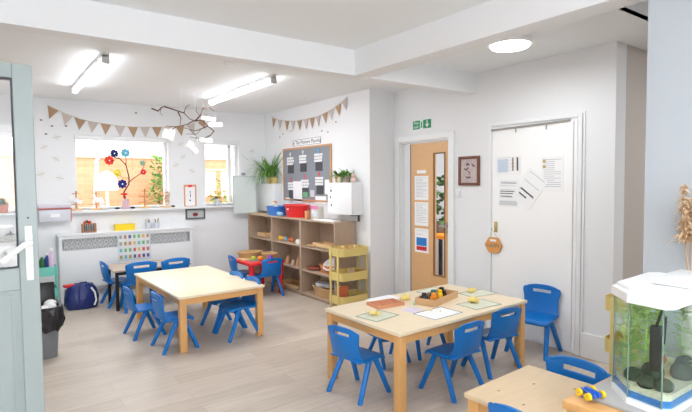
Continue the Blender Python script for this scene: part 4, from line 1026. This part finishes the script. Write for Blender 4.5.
# book row in trolley
for k in range(5):
    cc = ((205, 110, 70), (225, 190, 110), (240, 240, 235), (190, 110, 90), (150, 165, 190))[k]
    tag(MB().box((0, 0, .09), (.13, .012, .18), bev=.001).build('thin_book', mat('book_%d' % k, cc, .6)), 'thin upright book in lower yellow trolley, '+('rust', 'yellow', 'white', 'dark red', 'blue grey')[k]+' spine', 'book', 'upright books in the yellow trolley').location = (3.20, 4.44+k*.014, .1085)
for k in range(4):
    o = MB().box((0, 0, .004), (.20, .15, .006), rz=.2*k-.3).build('magazine', mat('mag_%d' % k, ((225, 228, 232), (120, 140, 175), (210, 205, 200), (90, 95, 105))[k], .5)); tag(o, ('white', 'blue', 'cream', 'dark grey topmost')[k]+' magazine lying in bottom tray of yellow trolley', 'magazine'); o.location = (3.38, 4.46, .1085+k*.0075)
o = MB().prism([(-.03, -.02), (.03, -.02), (.035, .02), (-.035, .02)], 0, .10).build('paper_bag', mat('kraft', (205, 180, 145), .7)); tag(o, 'brown kraft card standing in middle tray of yellow trolley', 'card'); o.location = (3.31, 4.44, .3685)
basket('seed_basket', 'small wicker basket in middle tray of yellow trolley', (3.41, 4.48, .3685), .055, .05, .06)
o = MB().box((0, 0, .003), (.12, .09, .005), rz=.3).build('white_sheet', paper_m); tag(o, 'white sheets in middle tray of yellow trolley', 'paper'); o.location = (3.20, 4.45, .3685)
for k, (x_, y_) in enumerate(((3.1, 4.45), (3.17, 4.5), (3.25, 4.45), (3.33, 4.49))):
    tag(MB().sph((0, 0, .0485), .048, (.8, .8, 1), 10, 7).build('wooden_toy', mat('toy_tan_%d' % (k % 2), ((200, 150, 95), (222, 190, 130))[k % 2], .6)), 'rounded wooden toy in top tray of yellow trolley, '+('leftmost', 'second from left', 'second from right', 'rightmost')[k], 'toy', 'wooden toys in the yellow trolley').location = (x_+.07, y_, .6385)

# ------------------------------------------------------------------ wall cabinets above the shelf unit
def cabinet(lb, y0, y1, X, z0, z1):
    t = thing('wall_cabinet', lb, 'cabinet', ((X+XP)/2, (y0+y1)/2, z0)); d = XP-X; w_ = y1-y0
    MB().box((.008, 0, (z1-z0)/2), (d-.016, w_, z1-z0), bev=.002).build('cabinet_body', white_m, t)
    MB().box((-d/2+.007, 0, (z1-z0)/2), (.014, w_-.004, z1-z0-.004), bev=.002).build('cabinet_door', white_m, t); return t
cabinet('white wall cabinet at near end above shelf unit', 4.535, 5.03, 3.40, 1.065, 1.442)
cabinet('white wall cabinet at far end above shelf unit', 6.48, 6.985, 3.43, 1.015, 1.435)
t = thing('cabinet_bracket', 'dark bracket under the near white wall cabinet', 'bracket', (3.50, 4.6, 1.0))
MB().box((.0, .0, .057), (.10, .06, .012)).box((.048, 0, .02), (.016, .02, .075)).build('bracket_arm', mat('dark_grey', (60, 60, 64), .5), t)
# sheet clipped on near cabinet
p = onx(333, 197, 3.40)
t = sheet('cabinet_notice', 'white sheet with three small drawings on near wall cabinet', 'right', (3.40, 4.95, 1.25), .13, .32, rows=0+1, z=.0005, marks=[(0, .3, .2, .09, ink_m, 'small_drawing'), (-.1, .05, .2, .09, greyp_m, 'small_drawing'), (.05, -.25, .2, .09, greyp_m, 'small_drawing')])
# translucent easel board at far end
t = thing('white_board', 'pale translucent standing board left of far wall cabinet', 'board', M=wf('back', (3.165, 6.90, 1.27)))
bm_ = mat('pale_mint_sheet', (222, 232, 230), .25)
MB().box((0, 0, 0), (.37, .54, .012)).build('sheet', bm_, t, False)
f = MB()
for sx in (-1, 1): f.box((sx*.185, 0, 0), (.012, .56, .018))
for sy in (-1, 1): f.box((0, sy*.275, 0), (.36, .012, .018))
f.build('board_frame', mat('pale_grey_frame', (196, 204, 204), .4), t, False)
MB().box((0, .31, -.04), (.02, .04, .10)).box((0, -.1, -.05), (.02, .02, .10)).build('wall_arm', greyp_m, t, False)
# plants on cabinets
def spider(loc, lb, n, L0, L1, sd, potm, pot=.055):
    t = thing('potted_plant', lb, 'plant', loc); MB().lathe([(pot*.8, 0), (pot, .09), (pot*.92, .09), (pot*.85, .075)]).build('plant_pot', potm, t)
    R = random.Random(sd); f = MB()
    for k in range(n):
        a = R.random()*6.28; f.leaf((math.cos(a)*.01, math.sin(a)*.01, .07), (math.cos(a), math.sin(a), R.uniform(.9, 2.6)), R.uniform(L0, L1), .008, R.uniform(.2, 1.0), 7)
    for v in f.bm.verts: v.co.x = min(v.co.x, XP-.006-loc[0]); v.co.y = min(v.co.y, 6.885-loc[1])
    f.build('foliage', green_m, t); return t
gold = mat('gold_pot', (200, 180, 110), .4); CZ2 = 1.4355
spider((3.49, 6.72, CZ2), 'large spiky spider plant on the far wall cabinet', 150, .42, .72, 41, gold, .05)
for k, (y, h_) in enumerate(((6.56, .10), (6.515, .08))): tag(MB().lathe([(.03, 0), (.032, h_), (.028, h_), (.026, .01)]).build('metal_cup', gold), ('taller', 'shorter')[k]+' gold cup beside spider plant on far cabinet', 'cup').location = (3.47, y-.02*k, CZ2)
def leafy(loc, lb, sd, potm, n=70):
    t = thing('potted_plant', lb, 'plant', loc); MB().lathe([(.042, 0), (.05, .085), (.046, .085), (.04, .07)]).build('plant_pot', potm, t)
    R = random.Random(sd); f = MB()
    for k in range(n): a = R.random()*6.28; f.leaf((math.cos(a)*.02, math.sin(a)*.02, .07), (math.cos(a), math.sin(a), R.uniform(.3, 2.2)), R.uniform(.09, .18), .011, R.uniform(.2, .8), 4)
    for v in f.bm.verts: v.co.x = min(v.co.x, XP-.006-loc[0])
    f.build('foliage', green_m, t)
CZ1 = 1.4425
leafy((3.48, 4.90, CZ1), 'leafy plant in gold pot on near wall cabinet', 51, gold); leafy((3.48, 4.74, CZ1), 'leafy plant in grey pot on near wall cabinet', 52, mat('grey_clay', (165, 150, 140), .7))
t = thing('soft_toy', 'small pink soft toy beside plants on near cabinet', 'toy', (3.48, 4.61, CZ1)); pm = mat('pink_plush', (222, 190, 180), .95)
MB().sph((0, 0, .03), .033, (1, 1, .95)).sph((0, 0, .075), .024).sph((0, .018, .098), .009).sph((0, -.018, .098), .009).build('plush_body', pm, t)
o = MB().sph((0, 0, .035), .03, (1, .8, 1.2)).build('pale_shell', mat('cream', (235, 225, 210), .6)); tag(o, 'cream rounded ornament between the two cabinet plants', 'ornament'); o.location = (3.44, 4.825, CZ1)
o = MB().box((0, 0, .06), (.03, .10, .115), rx=.5, bev=.005).build('white_card', paper_m); tag(o, 'white folded card at left end of near cabinet top', 'card'); o.location = (3.5, 4.985, CZ1+.012)

# ------------------------------------------------------------------ noticeboard
BY0, BY1, BZ0, BZ1 = 5.155, 6.39, 1.19, 1.935
t = thing('noticeboard', 'grey felt noticeboard with wooden frame above shelf unit', 'noticeboard', M=wf('right', (XP, (BY0+BY1)/2, (BZ0+BZ1)/2)))
W, Hh = BY1-BY0, BZ1-BZ0
MB().box((0, 0, .006), (W-.04, Hh-.04, .012)).build('felt', board_m, t, False); f = MB()
for sx in (-1, 1): f.box((sx*(W/2-.012), 0, .01), (.024, Hh, .02))
for sy in (-1, 1): f.box((0, sy*(Hh/2-.012), .01), (W-.048, .024, .02))
f.build('board_frame', mat('pine_frame', (200, 150, 105), .5), t, False)
def bp(px, py, z=.012): q = onx(px, py, XP-z); return ((BY0+BY1)/2-q.y, q.z-(BZ0+BZ1)/2)
dkc = mat('charcoal_card', (72, 74, 80), .7)
CARDS = [(290.5, 162, (215, 215, 220), 'top left'), (303, 160, (205, 208, 215), 'top middle'), (318.5, 158.5, (90, 170, 220), 'top right'), (291.5, 187, (210, 80, 80), 'lower left'), (305, 184.5, (220, 100, 110), 'lower middle'), (319.5, 182, (220, 80, 90), 'lower right')]
Mb = wf('right', (XP, (BY0+BY1)/2, (BZ0+BZ1)/2))
for i, (a, b, cc, wh) in enumerate(CARDS):
    u, v = bp(a, b); tt = thing('display_card', 'white and charcoal lettered display card, '+wh+' of noticeboard', 'card', M=Mb @ Matrix.Translation((u, v, .0125)) @ Matrix.Scale(1.12, 4), group='lettered cards on the noticeboard')
    MB().box((.01, -.085, .001), (.15, .12, .002)).build('charcoal_card', dkc, tt, False)
    f = MB(); R = random.Random(i+60)
    for r_ in range(3):
        xx = -.085
        while xx < .075:
            w_ = R.uniform(.015, .03); f.box((xx+w_/2, .045-r_*.035, .003), (w_, .028, .002)); xx += w_+.006
    f.build('letter_blocks', paper_m, tt, False)
    MB().sph((0, .10, .002), .022, (1, 1, .15)).box((0, .07, .002), (.018, .03, .002)).build('motif', mat('motif_%d_%d_%d' % cc, cc, .6), tt)
def bsheet(a, b, w_, h_, lb, m_, z=.0125, cat='paper'):
    u, v = bp(a, b); o = MB().box((0, 0, .001), (w_, h_, .002)).build('pinned_paper', m_); o.matrix_world = Mb @ Matrix.Translation((u, v, z)); tag(o, lb, cat)
bsheet(298, 192, .24, .30, 'large blank white sheet low on the noticeboard', paper_m, .018)
bsheet(306, 194.5, .12, .07, 'green card low on the noticeboard', mat('green_card', (110, 175, 130), .6), .021)
bsheet(313, 193.5, .10, .09, 'pale square card beside green card on noticeboard', frost_m, .021)
bsheet(321, 200, .26, .10, 'wide white sheet at bottom right of noticeboard', paper_m, .015)
bsheet(327.5, 187, .10, .19, 'white sheet at right edge of noticeboard', paper_m, .018)
bsheet(288, 201, .12, .10, 'white sheet at bottom left of noticeboard', paper_m, .015)
# title sign above board
p0 = onx(293, 145, XP); p1 = onx(320.5, 139, XP); W = p0.y-p1.y; mid = onx(306.5, 141.8, XP)
t = thing('title_sign', 'white sign reading In the moment planning above noticeboard', 'sign', M=wf('right', mid))
MB().box((0, 0, .002), (W, .085, .004)).build('sign_card', paper_m, t, False); f = MB()
for sx in (-1, 1): f.box((sx*(W/2-.002), 0, .005), (.004, .085, .002))
for sy in (-1, 1): f.box((0, sy*.0405, .005), (W-.008, .004, .002))
f.build('border_line', ink_m, t, False)
text('lettering', 'In The Moment Planning', .074, ink_m, t, (0, 0, .0045))

# ------------------------------------------------------------------ aquarium stand, aquarium, toy car, vase
AZ = .70
t = thing('aquarium_stand', 'light wooden stand under the aquarium', 'stand', (1.97, .52, 0))
hx, hy = .40, .385
MB().box((0, 0, AZ-.015), (2*hx, 2*hy, .03), bev=.003).build('stand_top', leg_m, t)
MB().box((.0, 0, (AZ-.03)/2), (2*hx-.02, 2*hy-.02, AZ-.03)).build('cabinet_body', leg_m, t, False)
MB().box((-hx+.005, 0, .33), (.014, 2*hy-.06, .60), bev=.003).build('cabinet_door', leg_m, t)
gb = mat('grey_board', (172, 172, 172), .5, var=.08, vscale=30)
o = MB().box((0, 0, .006), (.72, .62, .012), bev=.003).build('grey_board', gb); tag(o, 'grey board lying on stand under the aquarium', 'board'); o.location = (2.0, .575, AZ+.0005)
BZ = AZ+.013
foot = [(1.774, .835), (1.688, .747), (1.676, .640), (1.70, .620), (2.08, .612), (2.10, .64), (2.10, .82), (2.07, .848)]
cx, cy = 1.89, .735
t = thing('aquarium', 'glass aquarium with white lid and blue gravel', 'aquarium', (cx, cy, BZ))
def fp(s_): return [((x-cx)*s_, (y-cy)*s_) for x, y in foot]
AH = .337
MB().prism(fp(1.03), 0, .02).build('base_rim', lid_w, t, False)
n = len(foot)
f = MB(); b_ = f.bm; o_ = fp(1.0); i_ = fp(.97)
va = [[b_.verts.new((x, y, z)) for x, y in pl] for pl, z in ((o_, .02), (o_, AH), (i_, AH), (i_, .02))]
for A, B in ((va[0], va[1]), (va[1], va[2]), (va[2], va[3]), (va[3], va[0])):
    for k in range(n): b_.faces.new((A[k], A[(k+1) % n], B[(k+1) % n], B[k]))
f.build('glass_tank', aqglass_m, t, False)
gem = mat('glass_edge_green', (120, 150, 140), .2)
for k in (0, 1, 2, 4, 6): MB().tube([(o_[k][0]*.99, o_[k][1]*.99, .02), (o_[k][0]*.99, o_[k][1]*.99, AH)], .0022, 6).build('glass_edge', gem, t)
f = MB(); f.prism(fp(1.06), AH, AH+.03); f.build('lid', lid_w, t, False)
MB().prism(fp(.94), AH+.0302, AH+.042).build('lid_cover', lid_w, t, False)
MB().box((.06, -.06, AH+.055), (.24, .13, .024), rz=0, bev=.006).build('lid_flap', mat('flap_white', (225, 228, 230), .4), t)
MB().prism(fp(.965), .0202, .040).build('gravel_blue', mat('blue_gravel', (20, 130, 215), .6, bump=1, bscale=80, var=.3, vscale=60), t, False)
MB().prism(fp(.93), .0402, .060).build('gravel_pale', mat('sand_gravel', (232, 222, 196), .8, bump=1, bscale=90, var=.2, vscale=70), t, False)
f = MB(); R = random.Random(70)
for k in range(26): f.sph((R.uniform(-.1, .17), R.uniform(-.06, .08), .062), R.uniform(.010, .02), (1, 1, .7), 8, 6)
o = f.build('pebble_bed', mat('pale_pebble', (222, 214, 190), .8, var=.2, vscale=15), t); o['kind'] = 'stuff'
for k, (x, y, s_, h_) in enumerate(((-.13, .025, .030, 1.), (-.165, -.03, .028, .9), (-.15, -.075, .030, .9), (-.07, -.01, .036, 1.2), (.01, -.07, .036, 1.2), (.10, -.05, .035, 1.1))):
    MB().sph((x, y, .058+s_*.55), s_, (1.1, 1, h_*.85), 12, 8).build('mossy_stone', mat('moss_stone', (44, 62, 38), .8, bump=.8, bscale=40, var=.4, vscale=20), t)
for k, (x, y) in enumerate(((-.09, .075), (-.03, .08), (.03, .085), (.09, .07), (.15, .06), (.14, -.02), (.05, .03), (.08, -.09), (-.03, .03))):
    f = MB(); R = random.Random(80+k); hp_ = R.uniform(.19, .25)
    for j in range(62):
        a = R.random()*6.28; z = .07+R.random()*hp_; f.leaf((x, y, z), (math.cos(a), math.sin(a), R.uniform(.2, 1.2)), R.uniform(.025, .048), .007, .3, 3)
    f.tube([(x, y, .06), (x+.008, y, .28)], .0025, 5); f.build('water_plant', mat('water_green', (190, 215, 130), .6, var=.25, vscale=20), t)
MB().box((-.135, -.045, .185), (.030, .034, .15), rz=.2, bev=.005).build('filter', blackp_m, t)
MB().tube([(-.135, -.045, .26), (-.13, -.055, .30), (-.12, -.065, .335)], .004, 6).build('filter_hose', blackp_m, t)
MB().tube([(-.12, -.06, .20), (-.115, -.062, .29)], .006, 6).build('heater_stick', blackp_m, t)
MB().tube([(.02, -.10, AH+.07), (-.05, -.135, AH+.05), (-.06, -.142, AH), (-.04, -.142, AH-.05), (.0, -.145, AH-.10), (.05, -.145, AH-.14)], .007, 7).build('power_cable', blackp_m, t)
MB().sph((.02, .0, .10), .03, (1, .5, .6)).build('red_shell', mat('red_clay', (185, 95, 75), .6), t)
# toy car of blue sticks and yellow wheels
p = onz(590.5, 397, BZ)
t = thing('toy_car', 'blue and yellow construction toy car by the aquarium', 'toy', (p.x, p.y, BZ+.0005), 1.25); t.scale = (.86,)*3
bt = mat('toy_blue', (25, 85, 185), .35)
f = MB()
for s_ in (-1, 1): f.box((0, s_*.0115, .017), (.075, .017, .017), bev=.003)
f.box((0, 0, .028), (.05, .018, .010), bev=.002); f.build('body', bt, t)
for a_ in (-1, 1):
    MB().cone((a_*.023, -.04, .0145), .003, .003, .08, 8, axis=(0, 1, 0)).build('axle', bt, t)
    for b_ in (-1, 1): MB().cone((a_*.023, b_*.034-.006, .0145), .0145, .0145, .012, 18, axis=(0, 1, 0)).build('wheel', yel_m, t)
# pampas
px_ = onx(700, 260, 2.30)
t = thing('pampas_vase', 'vase of fluffy cream pampas grass by near right wall', 'plant', (2.335, .79, AZ+.0005))
MB().lathe([(.03, 0), (.032, .05), (.03, .2), (.022, .25), (.025, .26)]).build('vase', mat('cream_vase', (225, 215, 200), .5), t)
f = MB(); g = MB(); R = random.Random(91)
for (tx, ty, tz) in ((-.02, .03, .72), (.05, -.03, .72), (.08, .04, .66)):
    g.tube([(0, 0, .2), (tx*.5, ty*.5, .4), (tx*.9, ty*.9, .56), (tx, ty, tz)], .0025, 5)
    for k in range(260):
        s_ = R.random(); q = Vector((tx*.75, ty*.75, .48)).lerp(Vector((tx, ty, tz)), s_); a = R.random()*6.28
        f.leaf(q, (math.cos(a), math.sin(a), R.uniform(.8, 1.6)), R.uniform(.05, .085)*(1.15-s_*.7), .0035, .7, 3)
g.build('stem', twig_m, t); f.build('plume', mat('pampas', (226, 196, 158), .9), t)

# ------------------------------------------------------------------ lamps
def tube_light(x, y0, y1, lb):
    t = thing('tube_light', lb, 'ceiling light', (x, (y0+y1)/2, CH)); Lh = y1-y0
    MB().box((0, 0, -.018), (.05, Lh, .036), bev=.004).build('light_housing', lid_w, t)
    for s_ in (-1, 1): MB().box((0, s_*(Lh/2-.015), -.05), (.06, .03, .07), bev=.004).build('end_cap', mat('cap_grey', (190, 190, 190), .4), t)
    MB().cone((0, -Lh/2+.03, -.062), .019, .019, Lh-.06, 14, axis=(0, 1, 0)).build('lit_tube', tube_m, t)
    return t
LAMPS = [(.825, 4.36, 6.02, 'fluorescent tube light on ceiling above the left of room'), (2.32, 4.34, 6.02, 'fluorescent tube light on ceiling above the shelf side')]
LAMPS += [(1.0, -.9, .8, 'added unseen tube light on ceiling nearest the rear window'), (-.9, -.9, .8, 'added unseen tube light on ceiling in rear left corner')]  # unseen pair behind the camera, added to brighten the near zone
for a in LAMPS: tube_light(*a)
lamp_c = onz(510, 49, CH-.10)
t = thing('round_ceiling_light', 'round flush white ceiling light in the alcove', 'ceiling light', (lamp_c.x, lamp_c.y, CH))
MB().lathe([(.13, 0), (.135, -.03), (.15, -.035), (.15, -.075), (.12, -.075)], seg=36).build('light_housing', lid_w, t)
MB().lathe([(.135, -.0755), (.13, -.09), (.07, -.098), (.005, -.1)], seg=36).build('diffuser', disc_m, t)
tag(MB().lathe([(.045, 0), (.045, -.02), (.03, -.03), (.005, -.03)], seg=20).build('smoke_detector', lid_w), 'small white smoke detector on ceiling between tube lights', 'smoke detector').location = (onz(229, 62.5, CH).x, onz(229, 62.5, CH).y, CH)

hx_, hy_ = 4.6, .3  # unseen fitting, added to lift the dark hall and return wall
t = thing('round_ceiling_light', 'added unseen ceiling light in the hall beyond the near wall', 'ceiling light', (hx_, hy_, CH+.2))
MB().lathe([(.13, 0), (.135, -.03), (.15, -.035), (.15, -.075), (.12, -.075)], seg=36).build('light_housing', lid_w, t)
MB().lathe([(.135, -.0755), (.13, -.09), (.07, -.098), (.005, -.1)], seg=36).build('diffuser', disc_m, t)
def area(name, loc, rot, sx, sy, power, col=(1, 1, 1)):
    l = bpy.data.lights.new(name, 'AREA'); l.shape = 'RECTANGLE'; l.size = sx; l.size_y = sy; l.energy = power; l.color = col
    o = bpy.data.objects.new(name, l); COL.objects.link(o); o.location = loc; o.rotation_euler = rot; return o
for x, y0, y1, _ in LAMPS: area('tube_lamp', (x, (y0+y1)/2, CH-.09), (0, 0, 0), .05, y1-y0-.1, 9.5, (.93, .97, 1))  # also powers the added rear pair
area('disc_lamp', (lamp_c.x, lamp_c.y, CH-.105), (0, 0, 0), .24, .24, 4.5, (.9, .95, 1))
area('far_room_fill_lamp', (lx_, ly_, CH-.11), (0, 0, 0), .24, .24, 30, (.97, .98, 1))  # fill for the otherwise unlit room behind the oak door
area('hall_fill_lamp', (hx_, hy_, CH+.09), (0, 0, 0), .24, .24, 14, (.97, .98, 1))  # fill from the added hall fitting

W_ = bpy.data.worlds.new('sky'); S.world = W_; W_.use_nodes = True
bg = W_.node_tree.nodes['Background']; bg.inputs[0].default_value = (.90, .95, 1, 1); bg.inputs[1].default_value = 3.4
S.view_settings.view_transform = 'Standard'; S.view_settings.look = 'None'; S.view_settings.gamma = 1; S.view_settings.use_curve_mapping = False
S.view_settings.exposure = 0.95
S.cycles.use_denoising = True
S.cycles.max_bounces = 10; S.cycles.diffuse_bounces = 6; S.cycles.transparent_max_bounces = 16
